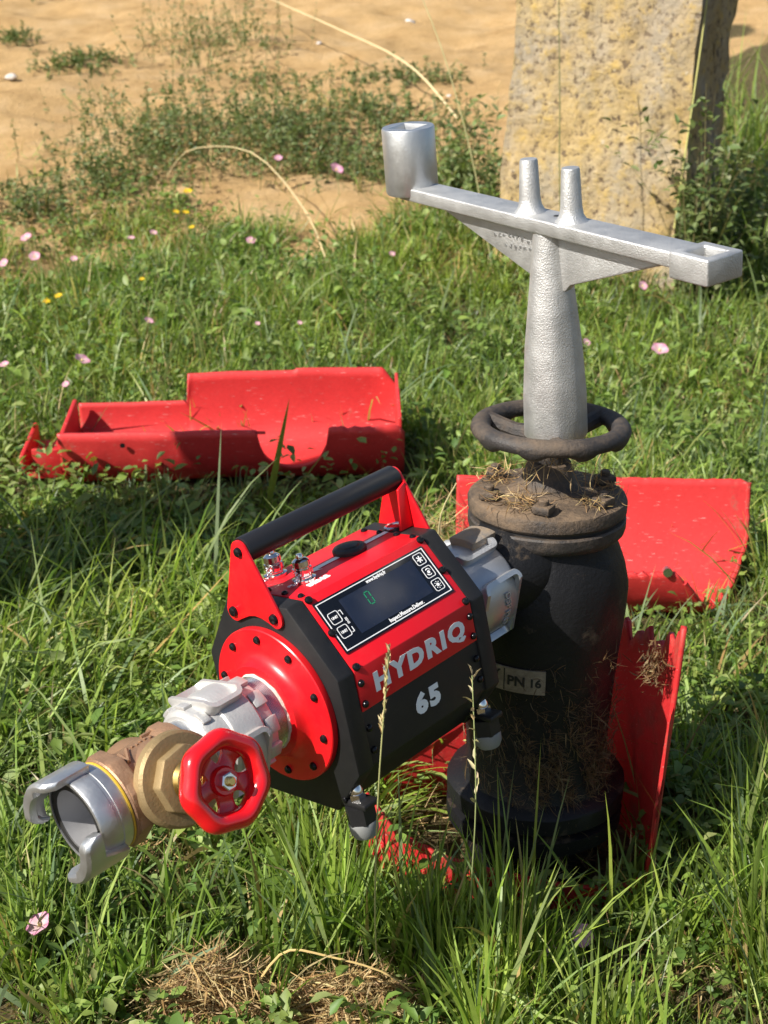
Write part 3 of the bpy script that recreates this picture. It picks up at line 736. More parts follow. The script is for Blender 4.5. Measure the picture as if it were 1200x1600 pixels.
# ------------------------------------------------------------------ gate valve and couplings on the free end
def make_valve():
    t = thing('gate_valve', 'bronze gate valve with red handwheel and silver hose couplings, screwed to the meter', 'gate valve', DEV, (.69, 0, -.05))
    # threaded nipple with hemp
    thr = []
    a = .5265
    while a < .556: thr += [(.0445, a), (.0462, a + .001), (.0445, a + .002)]; a += .002
    part('threaded_nipple', lathe(thr, 48, 'X'), 'steel', t)
    w = lambda th, a: 1 + .012 * math.sin(7 * th + 300 * a) + .010 * math.sin(17 * th)
    part('thread_seal', lathe([(.046, .5262), (.0485, .5275), (.0483, .5315), (.0465, .535)], 60, 'X', rfun=w), 'seal_tape', t, 'frayed hemp on the thread')
    # castellated ring
    cr = part('locking_ring', lathe([(.044, .5535), (.0505, .5545), (.0515, .557), (.0515, .574), (.046, .576)], 48, 'X'), 'alu_coupling', t)
    for k in range(10):
        part('notch_tooth', arc_block(.050, .0565, R(36 * k), R(36 * k + 20), .554, .571, .0012, 4), 'alu_coupling', cr)
    cp = part('coupling', lathe([(.046, .572), (.056, .573), (.0585, .576), (.0585, .606), (.057, .611), (.0545, .613), (.0535, .618), (.0535, .634), (.0515, .639), (.047, .642), (.0425, .642), (0, .642)], 64, 'X'), 'alu_coupling', t, 'pale die cast coupling with grip lugs')
    for a in (96, 216, 336):
        part('coupling_lug', pad_frame(.0575, R(a - 42), R(a + 42), .5735, .626, .006, .0105), 'alu_coupling', cp)
    for a in (60, 95, 130, 180, 240, 300): part('coupling_rib', arc_block(.052, .0572, R(a - 9), R(a + 9), .6255, .637, .0012, 4), 'alu_coupling', cp)
    b = lathe([(.0405, .6415), (.0425, .642), (.0425, .659), (.0405, .660)], 48, 'X'); part('plated_collar', b, 'cast_alu_smooth', t, 'shiny collar that mirrors the blue sky')
    # bronze body
    oct8 = lambda r: [(r * math.cos(R(22.5 + 45 * k)), r * math.sin(R(22.5 + 45 * k))) for k in range(8)]
    bb = lathe([(.038, .654), (.047, .656), (.048, .660), (.047, .672), (.043, .679), (.044, .70), (.043, .722), (.046, .731), (.0505, .736), (.0505, .752), (.049, .754), (.038, .755)], 64, 'X')
    vb = part('valve_body', bb, 'bronze', t, 'rough cast bronze valve body')
    part('hex_end', prism(oct8(.0505), .657, .674, .002), 'bronze', vb); part('hex_end', prism(oct8(.0540), .7335, .7515, .002), 'bronze', vb)
    # branch and stem run along ST
    ph = R(12); ST = frame_m((.695, 0, 0), (1, 0, 0), (0, math.sin(ph), -math.cos(ph)), (0, math.cos(ph), math.sin(ph)))
    b = lathe([(.041, -.046), (.0435, -.040), (.043, 0), (.0415, .030), (.044, .044), (.0455, .048)], 56, 'Z'); b.transform(ST); part('branch', b, 'bronze', vb)
    # raised ribs / emblem on the shoulder
    for (x0, y0, x1, y1) in ((.672, .013, .672, -.013), (.672, -.013, .688, -.013), (.728, .02, .716, 0.0), (.728, .02, .728, .002)):
        b = tube([(x0, y0, .0455 - .2 * abs(y0)), (x1, y1, .0455 - .2 * abs(y1))], .0025, 6); part('cast_rib', b, 'bronze', vb)
    for k in range(5): part('cast_mark', box((.684 + .006 * k, -.002 + random.uniform(-.002, .002), .0445), (.003, .004, .002), .0006), 'bronze', vb)
    b = lathe([(.0, .0465), (.0505, .0465), (.0520, .049), (.0515, .058), (.0485, .0615), (.038, .063), (0, .063)], 56, 'Z'); b.transform(ST); bo = part('bonnet', b, 'brass', t, 'brass bonnet with octagon nut')
    b = prism(oct8(.0385), .062, .0780, .0022, 'Z'); b.transform(ST @ Matrix.Rotation(R(10), 4, 'Z')); part('bonnet_nut', b, 'brass', bo)
    b = lathe([(.024, .080), (.0215, .086), (.0150, .090), (.0145, .098), (.0175, .0985), (.0175, .108), (.0125, .110), (.0125, .118)], 32, 'Z'); b.transform(ST); part('gland', b, 'brass_bright', bo)
    b = lathe([(.006, .11), (.006, .140), (.0035, .141), (0, .141)], 16, 'Z'); b.transform(ST); part('stem', b, 'brass_bright', t)
    # wheel: lobed rim, five holes
    wz = .140; b = nb(); segs = 120; rs = 16; rings = []
    for i in range(segs):
        th = 2 * math.pi * i / segs; rc = .0416 + .0011 * math.cos(7 * th + .4); ring = []
        for k in range(rs):
            c, s = math.cos(2 * math.pi * k / rs), math.sin(2 * math.pi * k / rs)
            tw = .0106 + .0005 * math.cos(7 * th + .4)
            ring.append(b.verts.new(((rc + tw * c) * math.cos(th), (rc + tw * c) * math.sin(th), wz + .0125 * s)))
        rings.append(ring)
    for i in range(segs):
        for k in range(rs): b.faces.new((rings[i][k], rings[(i + 1) % segs][k], rings[(i + 1) % segs][(k + 1) % rs], rings[i][(k + 1) % rs]))
    bmesh.ops.recalc_face_normals(b, faces=b.faces); b.transform(ST); hw = part('handwheel', b, 'wheel_red', t, 'glossy red lobed handwheel')
    b = lathe([(.013, wz - .012), (.0155, wz - .010), (.0155, wz - .001), (.0135, wz + .002), (0, wz + .002)], 32, 'Z'); b.transform(ST); part('hub', b, 'wheel_red', hw)
    for k in range(5):
        a0 = R(72 * k + 8); sp = nb(); lay = []
        for r, hw_, z0, z1 in ((.012, .0115, wz - .009, wz - .003), (.019, .0090, wz - .0105, wz - .0045), (.026, .0095, wz - .0105, wz - .0045), (.037, .0165, wz - .0095, wz - .002)):
            pts = []
            for s_, z in ((-1, z0), (1, z0), (1, z1), (-1, z1)):
                pts.append(sp.verts.new((r, s_ * hw_, z)))
            lay.append(pts)
        for A, B in zip(lay[:-1], lay[1:]):
            for q in range(4): sp.faces.new((A[q], A[(q + 1) % 4], B[(q + 1) % 4], B[q]))
        sp.faces.new(lay[0][::-1]); sp.faces.new(lay[-1]); bmesh.ops.recalc_face_normals(sp, faces=sp.faces); bevel(sp, .0012, 2)
        sp.transform(ST @ Matrix.Rotation(a0, 4, 'Z')); part('spoke', sp, 'wheel_red', hw)
    b = lathe([(.0098, wz + .0022), (.0098, wz + .0085), (.0085, wz + .0095), (.006, wz + .0095)], 6, 'Z'); b.transform(ST); part('stem_nut', b, 'chrome', hw)
    b = lathe([(.0052, wz + .009), (.0052, wz + .0125), (.0035, wz + .0138), (0, wz + .0138)], 14, 'Z'); b.transform(ST); part('stem_tip', b, 'brass_bright', hw)
    # end coupling: seal ring, bore and two claws
    part('fibre_seal', lathe([(.046, .7548), (.0495, .7552), (.0495, .7572), (.046, .7575)], 48, 'X', caps=False), 'yellow_seal', t)
    ec = part('hose_coupling', lathe([(.034, .757), (.0485, .7575), (.0495, .760), (.0495, .770), (.0488, .7705), (.0488, .7745), (.0495, .775), (.0495, .792), (.0480, .7945), (.0452, .795), (.0452, .789), (.0363, .789)], 72, 'X', caps=False), 'cast_alu_smooth', t, 'open silver hose coupling with two claws')
    part('seal_ring', lathe([(.0450, .788), (.0450, .7925), (.0440, .794), (.0372, .7935), (.0362, .792), (.0362, .788)], 56, 'X', closed=True), 'rubber', ec)
    bo_ = lathe([(.0362, .7925), (.0355, .785), (.0340, .770), (.0335, .7585), (.031, .7578), (0, .7578)], 48, 'X', caps=False)
    part('bore', bo_, 'bore', ec)
    for a0_, a1_ in ((80, 186), (-100, 6)):
        cl = nb(); n = 18; rows = []
        for i in range(n + 1):
            u = i / n; an = R(a0_ + (a1_ - a0_) * u); c, s = math.cos(an), math.sin(an)
            e = min(u, 1 - u); rd = .012 * (1 - min(1, e / .12)) ** 2
            tip = .822 - rd; ri, ro = .0490, .0575
            hook = .0435 if u > .35 else .0490
            root = .768 if u < .62 else .768 + .032 * min(1, (u - .62) / .08)
            rows.append([cl.verts.new(p) for p in ((root, ri * c, ri * s), (root, ro * c, ro * s), (tip - .004, ro * c, ro * s), (tip, (ro - .003) * c, (ro - .003) * s), (tip, hook * c, hook * s), (tip - .009, hook * c, hook * s), (tip - .012, ri * c, ri * s))])
        for A, B in zip(rows[:-1], rows[1:]):
            m_ = len(A)
            for q in range(m_): cl.faces.new((A[q], A[(q + 1) % m_], B[(q + 1) % m_], B[q]))
        cl.faces.new(rows[0]); cl.faces.new(rows[-1][::-1]); bmesh.ops.recalc_face_normals(cl, faces=cl.faces); bevel(cl, .0012, 2, 40)
        part('claw', cl, 'cast_alu_smooth', ec)
make_valve()

# ------------------------------------------------------------------ red plastic cover pieces
def shell(name, label, frame, L, W, D, hf, hb, rad=None, m='plastic', nx=110, na=44, th=.0085, pw=.62, endf=None):
    """trough lying on its back; x 0..L along it, front wall at -W/2, rims at hf(x), hb(x)"""
    t = thing(name, label, 'hydrant cover', frame)
    b = nb(); rows = []
    for i in range(nx + 1):
        x = L * i / nx; row = []
        W_, D_ = W, D
        if rad: W_, D_, zoff = rad(x)
        else: zoff = 0
        f0 = math.asin(max(0, min(1, (1 - min(hf(x), D_ * .999) / D_))) ** (1 / pw)); f1 = math.pi - math.asin(max(0, min(1, (1 - min(hb(x), D_ * .999) / D_))) ** (1 / pw))
        for k in range(na + 1):
            a = f0 + (f1 - f0) * k / na
            cy = -math.cos(a); y = W_ / 2 * math.copysign(abs(cy) ** pw, cy); z = D_ * (1 - abs(math.sin(a)) ** pw) + zoff
            q = Vector((x, y, z)); n_ = .0022 * mnoise.fractal(q * 7, 1, 2, 3)
            xe = x * endf(k / na) + (jag(z + y, .006, 13) if i == nx else 0) if endf else x
            row.append(b.verts.new((xe, y + n_, z + n_)))
        rows.append(row)
    for A, B in zip(rows[:-1], rows[1:]):
        for k in range(na): b.faces.new((A[k], A[k + 1], B[k + 1], B[k]))
    bmesh.ops.recalc_face_normals(b, faces=b.faces)
    endp = [tuple(v.co) for v in rows[-1]]
    o = part('shell', b, m, t, ang=50)
    if endf: part('end_lip', tube(endp[2:], .0065, 8), 'plastic_dirty', t)
    md = o.modifiers.new('thickness', 'SOLIDIFY'); md.thickness = th; md.offset = 0
    return t, o

def ztable(tab):
    xs, zs = zip(*tab); return lambda x: float(np.interp(x, xs, zs))

def jag(x, amp, seed): return amp * mnoise.fractal(Vector((x * 60, seed, 0)), 1, 2, 4)

def make_covers():
    # ---- long half lying in the grass at the left
    Lx = .885
    frame = Matrix.Translation((-1.062, 1.72, .030)) @ Matrix.Rotation(R(1.5), 4, 'Z') @ Matrix.Rotation(R(-1), 4, 'Y') @ Matrix.Rotation(R(9), 4, 'X')
    def hf(x):
        h = .180
        c, r = .600, .088
        if abs(x - c) < r: h = .168 - .105 * math.sqrt(max(0, 1 - ((x - c) / r) ** 2)) ** .8
        if x > c + r * .8: h += .004 + jag(x, .006, 2)
        return min(h, .19 - (.0 if x < .86 else (x - .86) * 1.2))
    hb = lambda x: .125 if x < .30 else (.205 if x < .60 else .210) - (max(0, x - .84) * 1.4)
    def rad(x):
        if x < .30: return .30, .20, 0
        k = min(1, (x - .30) / .012)
        e = max(0, x - .80) / .085
        return .30 + .012 * k - .03 * e * e, .20 + .055 * k, 0
    t, o = shell('cover_shell', 'long red plastic cover half with round notch, lying open in the grass at left', frame, Lx, .30, .22, hf, hb, rad)
    # end wall (the dome of the cover) and the stepped foot
    e = nb(); pts = [(-.150 + .004, .155)]
    for k in range(0, 25):
        a = math.pi * k / 24; cy = -math.cos(a); pts.append((.138 * math.copysign(abs(cy) ** .62, cy), .20 * (1 - abs(math.sin(a)) ** .62)))
    pts = pts[1:]
    part('end_wall', prism(pts, Lx - .014, Lx - .006, .001), 'plastic', t)
    part('rim_lip', tube([(.0, -.1465, .172), (.2, -.1478, .173), (.42, -.150, .173), (.53, -.151, .171)], .0045, 8), 'plastic', t)
    part('rib', tube([(.395 + .012 * math.sin(k * .5), -.155 + .155 * (1 - math.cos(R(5 + 80 * k / 14))) * 1.0, .17 * (1 - math.sin(R(5 + 80 * k / 14))) + .002) for k in range(15)], .004, 6), 'plastic', t)
    ft = nb(); add(ft, box((-.055, -.02, .045), (.115, .2, .012), .004)); add(ft, box((-.108, -.02, .075), (.012, .2, .06), .005)); add(ft, box((-.04, -.125, .085), (.075, .012, .085), .004)); add(ft, box((-.004, .0, .09), (.012, .25, .12), .004))
    part('foot_flange', ft, 'plastic_dirty', t)
    part('rivet', lathe([(.007, 0), (.005, .004), (0, .005)], 12, 'Y', (.165, -.163, .15)), 'iron', t)
    # ---- piece lying behind the hydrant on the right
    fr = Matrix.Translation((-.075, .90, .01)) @ Matrix.Rotation(R(-3), 4, 'Z') @ Matrix.Rotation(R(-3), 4, 'X')
    hb2 = lambda x: .245 - max(0, x - .62) * .5 + jag(x, .002, 11)
    hf2 = lambda x: .125 + jag(x, .008, 7)
    t2, o2 = shell('cover_shell', 'faded red plastic cover piece lying behind the hydrant, open towards the camera', fr, .635, .29, .27, hf2, hb2, None, 'plastic', pw=.97, endf=lambda f: .70 + .30 * min(1, f * 1.25) ** .75)
    e = nb(); pts = []
    part('bolt', lathe([(.010, -.004), (.010, .010), (.006, .014), (0, .014)], 10, 'Y', (.428, -.128, .128)), 'steel', t2)
    # ---- broken collar still standing round the foot of the hydrant
    t3 = thing('cover_collar', 'torn muddy red base of the cover standing round the foot of the hydrant', 'hydrant cover', Matrix())
    plan = [(-.250, -.055), (-.236, -.075), (-.19, -.092), (-.133, -.108), (-.05, -.126), (.026, -.136), (.10, -.138), (.145, -.12), (.166, -.088), (.170, -.05), (.168, .0), (.160, .05), (.14, .10), (.11, .145), (.05, .172), (-.02, .18), (-.09, .172), (-.16, .15), (-.23, .12)]
    P = [Vector((*p, 0)) for p in plan]; ds = [0]
    for a, b_ in zip(P[:-1], P[1:]): ds.append(ds[-1] + (b_ - a).length)
    xs = np.interp(np.linspace(0, ds[-1], 150), ds, [p.x for p in P]); ys = np.interp(np.linspace(0, ds[-1], 150), ds, [p.y for p in P])
    k = np.ones(9) / 9
    xs2 = np.convolve(np.pad(xs, 4, 'edge'), k, 'valid'); ys2 = np.convolve(np.pad(ys, 4, 'edge'), k, 'valid')
    seg_d = np.linspace(0, ds[-1], 150)
    dn = ds[8]
    def top(s):
        if s < dn - .012: return float(np.interp(s, [0, .03, .06, .14, .3, dn - .012], [.15, .135, .10, .07, .045, .04])) + jag(s, .006, 3)
        u = s - dn
        if u < 0: return .04 + (u + .012) / .012 * .37
        return float(np.interp(u, [0, .03, .05, .09, .11, .2, .35, .5, .62], [.425, .418, .385, .372, .35, .33, .25, .22, .19])) + jag(s, .030, 5)
    b = nb(); rows = []; nz = 16
    for i in range(150):
        s = seg_d[i]; H = top(s)
        cx, cy = xs2[i], ys2[i]; lean = .022 if s > dn - .02 else .02
        row = []
        for j in range(nz + 1):
            z = -.02 + (H + .02) * j / nz
            o_ = Vector((cx, cy, 0)).normalized() * lean * (z / .43)
            wv = max(0, 1 - abs(s - dn) / .07); tx, ty = xs2[min(i + 1, 149)] - xs2[max(i - 1, 0)], ys2[min(i + 1, 149)] - ys2[max(i - 1, 0)]; tl = math.hypot(tx, ty) or 1
            rg = wv * (.035 * mnoise.fractal(Vector((z * 11, 4.2, 0)), 1, 2, 4) + .03 * max(0, z - .2))
            row.append(b.verts.new((cx + o_.x + tx / tl * rg, cy + o_.y + ty / tl * rg, z)))
        rows.append(row)
    for A, B in zip(rows[:-1], rows[1:]):
        for j in range(nz): b.faces.new((A[j], A[j + 1], B[j + 1], B[j]))
    bmesh.ops.recalc_face_normals(b, faces=b.faces)
    o = part('shell', b, 'plastic_dirty', t3, ang=50); md = o.modifiers.new('thickness', 'SOLIDIFY'); md.thickness = .007; md.offset = 0
make_covers()

# ------------------------------------------------------------------ vegetation (vectorised)
def mesh_np(name, V, F, C, m, smooth=True):
    me = bpy.data.meshes.new(name); nv, nf = len(V), len(F)
    me.vertices.add(nv); me.vertices.foreach_set('co', V.astype(np.float32).ravel())
    k = F.shape[1]; me.loops.add(nf * k); me.loops.foreach_set('vertex_index', F.astype(np.int32).ravel())
    me.polygons.add(nf); me.polygons.foreach_set('loop_start', np.arange(0, nf * k, k, dtype=np.int32))
    if smooth: me.polygons.foreach_set('use_smooth', np.ones(nf, bool))
    a = me.attributes.new('Col', 'FLOAT_COLOR', 'POINT')
    a.data.foreach_set('color', np.concatenate([C, np.ones((nv, 1))], 1).astype(np.float32).ravel())
    me.update(calc_edges=True); me.validate(); me.materials.append(M[m]); return me

def blades(base, h, w, az, lean, curl, col, segs=5, twist=None, tipw=0.0, colbase=None):
    """ribbons; all arguments arrays of length n"""
    n = len(h); s = np.linspace(0, 1, segs + 1)
    ang = lean[:, None] + curl[:, None] * s[None, :] ** 1.4
    step = h[:, None] / segs
    dx = np.sin(ang) * step; dz = np.cos(ang) * step
    rx = np.concatenate([np.zeros((n, 1)), np.cumsum((dx[:, :-1] + dx[:, 1:]) / 2, 1)], 1); rz = np.concatenate([np.zeros((n, 1)), np.cumsum((dz[:, :-1] + dz[:, 1:]) / 2, 1)], 1)
    ca, sa = np.cos(az)[:, None], np.sin(az)[:, None]
    ctr = np.stack([base[:, 0:1] + rx * ca, base[:, 1:2] + rx * sa, base[:, 2:3] + rz], -1)
    tw = (twist if twist is not None else np.zeros(n))[:, None] * (.4 + .6 * s[None, :])
    sx, sy = -sa * np.cos(tw) + ca * np.sin(tw) * np.cos(ang), ca * np.cos(tw) + sa * np.sin(tw) * np.cos(ang); sz = -np.sin(tw) * np.sin(ang)
    prof = np.minimum(1, .55 + 1.6 * s) * (1 - s ** 2.2) + tipw
    hw = w[:, None] * .5 * prof[None, :]
    side = np.stack([sx, sy, sz], -1) * hw[..., None]
    Lf, Rt = ctr - side, ctr + side
    V = np.stack([Lf, Rt], 2).reshape(n, -1, 3)      # n,(segs+1)*2,3
    nv = (segs + 1) * 2; q = np.arange(segs)
    f = np.stack([2 * q, 2 * q + 1, 2 * q + 3, 2 * q + 2], 1)
    F = (f[None] + (np.arange(n) * nv)[:, None, None]).reshape(-1, 4)
    C = np.repeat(col[:, None, :], nv, 1)
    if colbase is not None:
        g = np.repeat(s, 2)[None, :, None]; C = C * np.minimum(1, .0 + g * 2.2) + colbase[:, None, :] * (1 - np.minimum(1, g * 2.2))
    return V.reshape(-1, 3), F, C.reshape(-1, 3)

def leaves(pos, L, W, az, tilt, roll, col):
    """ovate leaf, folded along the midrib: 7 verts, 6 tris as quads"""
    n = len(L)
    t = np.array([[0, 0, 0], [.35, -.5, .10], [.35, 0, 0], [.35, .5, .10], [.72, -.34, .05], [.72, 0, -.03], [.72, .34, .05], [1, 0, -.12]])
    P = t[None] * np.stack([L, W, L], -1)[:, None, :]
    cr, sr = np.cos(roll)[:, None], np.sin(roll)[:, None]
    y = P[..., 1] * cr - P[..., 2] * sr; z = P[..., 1] * sr + P[..., 2] * cr; x = P[..., 0]
    ct, st = np.cos(tilt)[:, None], np.sin(tilt)[:, None]
    x, z = x * ct - z * st, x * st + z * ct
    ca, sa = np.cos(az)[:, None], np.sin(az)[:, None]
    X = x * ca - y * sa; Y = x * sa + y * ca
    V = np.stack([X, Y, z], -1) + pos[:, None, :]
    f = np.array([[0, 2, 1], [0, 3, 2], [1, 2, 5], [1, 5, 4], [2, 3, 6], [2, 6, 5], [4, 5, 7], [5, 6, 7]])
    F = (f[None] + (np.arange(n) * 8)[:, None, None]).reshape(-1, 3)
    return V.reshape(-1, 3), F, np.repeat(col[:, None, :], 8, 1).reshape(-1, 3)

def join(parts):
    V, F, C, o = [], [], [], 0
    for v, f, c in parts: V.append(v); F.append(f + o); C.append(c); o += len(v)
    return np.concatenate(V), np.concatenate(F), np.concatenate(C)

def stuff(name, V, F, C, m, label, cat, kind='stuff'):
    o = bpy.data.objects.new(name, mesh_np(name, V, F, C, m)); COL.objects.link(o)
    return tag(o, label, cat, None, kind)

CAMX = -.227
def in_view(x, y, pad=.12):
    r = y + 1.784
    return (np.abs(x - CAMX) < .285 * r + pad) & (r > .75)

def blocked(x, y):
    """standing things where no grass roots"""
    b = (x + .02) ** 2 / .185 ** 2 + (y - .02) ** 2 / .15 ** 2 < 1
    b |= (x > -.22) & (x < .12) & (np.abs(y) < .115)
    b |= (x + .455) ** 2 / .085 ** 2 + (y + .335) ** 2 / .05 ** 2 < 1
    b |= (x + .27) ** 2 / .10 ** 2 + (y + .345) ** 2 / .04 ** 2 < 1
    b |= (x > -1.14) & (x < -.13) & (y > 1.555) & (y < 1.86)
    yy = y - (.90 - .05 * (x + .10)); b |= (x > -.12) & (x < .36 + (yy + .13) * .8) & (yy > -.12) & (yy < .16)
    ux, uy = x - .50, y - 3.30; cx, sx = math.cos(R(25)), math.sin(R(25))
    px, py = ux * cx - uy * sx, ux * sx + uy * cx
    b |= (np.abs(px + .01) < .38) & (py > .0) & (py < .60)
    return b

def palette(n, cols, wts, jit=.18):
    c = np.array(cols)[rng.choice(len(cols), n, p=np.array(wts) / sum(wts))]
    return c * (1 + rng.uniform(-jit, jit, (n, 1))) * (1 + rng.uniform(-.06, .06, (n, 3)))

GREEN = [(.180, .262, .040), (.248, .340, .064), (.112, .182, .028), (.210, .282, .100), (.33, .40, .11), (.155, .222, .100)]
GW = [3, 3, 2.5, 1.6, 1.5, 1.2]
DRY = [(.40, .30, .13), (.32, .22, .09), (.48, .39, .20)]

def hum(x, y, s, k=0.):     # cheap patchiness, 0..1
    return .5 + .25 * np.sin(x * s + k) * np.sin(y * s * 1.13 + 1.7 * k) + .25 * np.sin(x * s * 2.3 + y * s * 1.7 + k * 2.1)

def sample(n, y0, y1, pad=.15):
    """points spread over the visible ground, evenly per area"""
    out = []
    while sum(len(o) for o in out) < n:
        y = rng.uniform(y0, y1, n * 3); r = y + 1.784
        x = CAMX + rng.uniform(-1, 1, n * 3) * (.285 * (y1 + 1.784) + pad)
        k = in_view(x, y, pad); out.append(np.stack([x[k], y[k]], 1))
    return np.concatenate(out)[:n]

def make_grass():
    # --- tufts
    parts = []
    def hmap(x, y):
        k = np.ones_like(x)
        k = np.where((x > -1.3) & (x < .0) & (y > 1.12) & (y < 1.56), .5, k)          # low in front of the far cover
        k = np.where((np.abs(x + .02) < .30) & (y > -.20) & (y < .0), .5, k)            # open view to the collar
        k = np.where((x > -.58) & (x < -.12) & (y < -.37), .22, k)
        k = np.where((x < -.38) & (y < .0), np.minimum(k, .62), k)                                     # low clover at bottom left
        k = np.where((x > .1) & (x < .6) & (y > .3) & (y < .85), .6, k)
        return k
    def zone(n_tuft, per, y0, y1, hmin, hmax, wmin, wmax, lean, curl, spread, keep=None, dry=.05, aim=None, aimw=0, cols=GREEN, wts=GW):
        c = sample(n_tuft, y0, y1)
        k = ~blocked(c[:, 0], c[:, 1])
        if keep is not None: k &= keep(c[:, 0], c[:, 1])
        c = c[k]; m = len(c); cnt = per
        tufth = rng.uniform(.65, 1.2, m); tdry = rng.uniform(0, 1, m); taz = rng.uniform(0, 6.283, m)
        i = np.repeat(np.arange(m), cnt); n = len(i)
        rad = np.abs(rng.normal(0, spread, n)); th = rng.uniform(0, 6.283, n)
        x = c[i, 0] + rad * np.cos(th); y = c[i, 1] + rad * np.sin(th)
        ok = ~blocked(x, y); i, x, y, rad, th = i[ok], x[ok], y[ok], rad[ok], th[ok]; n = len(i)
        h = rng.uniform(hmin, hmax, n) * tufth[i] * rng.uniform(.6, 1.1, n) * hmap(x, y); w = rng.uniform(wmin, wmax, n)
        az = np.where(rng.uniform(0, 1, n) < .6, th + rng.normal(0, .7, n), rng.uniform(0, 6.283, n))
        if aim is not None:
            sel = rng.uniform(0, 1, n) < aimw; az[sel] = aim + rng.normal(0, .6, sel.sum())
        le = np.abs(rng.normal(lean * .6, lean * .6, n)) + rad * 2; cu = np.abs(rng.normal(curl * .6, curl * .7, n))
        col = palette(n, cols, wts); d = rng.uniform(0, 1, n) < dry * (1 + 2 * (tdry[i] > .85)); col[d] = palette(d.sum(), DRY, [1, 1, 1])
        shade = rng.uniform(.72, 1.25, m)[i][:, None]; col = col * shade
        pt = hum(x, y, 3.1, 1.4)[:, None]; col = col * (1 + (pt - .5) * np.array([.30, .20, -.1]))
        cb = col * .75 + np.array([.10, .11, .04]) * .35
        z = gz_np(x, y) - .006
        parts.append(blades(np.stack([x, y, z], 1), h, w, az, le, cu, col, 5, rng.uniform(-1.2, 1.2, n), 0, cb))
    soil = lambda x, y: sand_mask(x, y) < rng.uniform(.05, .5, len(x))
    # foreground: upright tall tufts
    zone(330, 34, -.72, .0, .12, .27, .004, .0085, .28, .7, .028, lambda x, y: (hum(x, y, 6, .3) > rng.uniform(.2, .7, len(x))), .04)
    # upright tuft in front of the meter, rank grass at the right
    zone(46, 38, -.42, -.19, .17, .29, .0045, .0085, .22, .5, .022, lambda x, y: (x > -.44) & (x < .02), .03)
    zone(60, 34, -.42, .25, .16, .30, .0045, .009, .3, .6, .025, lambda x, y: (x > .19) & (x < .75), .03)
    # sparse long pale blades lying over the rest
    zone(170, 7, -.5, 3.0, .22, .38, .006, .011, .7, 1.1, .05, lambda x, y: (np.abs(x) > .28) | (y > .3), .04, None, 0, [(.20, .26, .10), (.17, .23, .12), (.24, .29, .09)], [1, 1, 1])
    # fine low undergrowth near
    zone(1300, 22, -.70, .9, .04, .11, .002, .0045, .55, 1.0, .03, None, .10)
    # left middle: long blades pressed over to the right and front
    zone(420, 26, -.2, 1.5, .14, .30, .004, .009, .75, 1.1, .04, lambda x, y: x < .0, .05, R(-25), .45)
    zone(300, 26, -.05, 1.5, .13, .26, .0035, .008, .5, .9, .035, lambda x, y: x > .1, .05)
    # around and beyond the red half
    zone(2100, 20, 1.3, 4.0, .07, .19, .003, .0075, .45, .9, .04, soil, .06)
    zone(1500, 18, .8, 4.2, .05, .12, .003, .006, .6, 1.0, .05, soil, .12)
    # thin dry fringe at the sand and tall grass to the right of the post
    zone(900, 12, 3.0, 5.6, .08, .26, .003, .006, .6, 1.0, .07, lambda x, y: (sand_mask(x, y) < 1) & (hum(x, y, 3, 1) > .40), .38)
    zone(420, 7, 3.6, 6.5, .05, .2, .003, .006, .7, 1.0, .08, lambda x, y: hum(x, y, 2.3, 2.6) > .5, .45)
    zone(170, 26, 3.2, 6.5, .25, .6, .005, .010, .35, .9, .06, lambda x, y: x > .98 - .06 * (y - 3.4), .12)
    V, F, C = join(parts)
    stuff('grass', V, F, C, 'blade', 'green meadow grass of mixed height covering the ground', 'grass')
    print('grass quads', len(F))

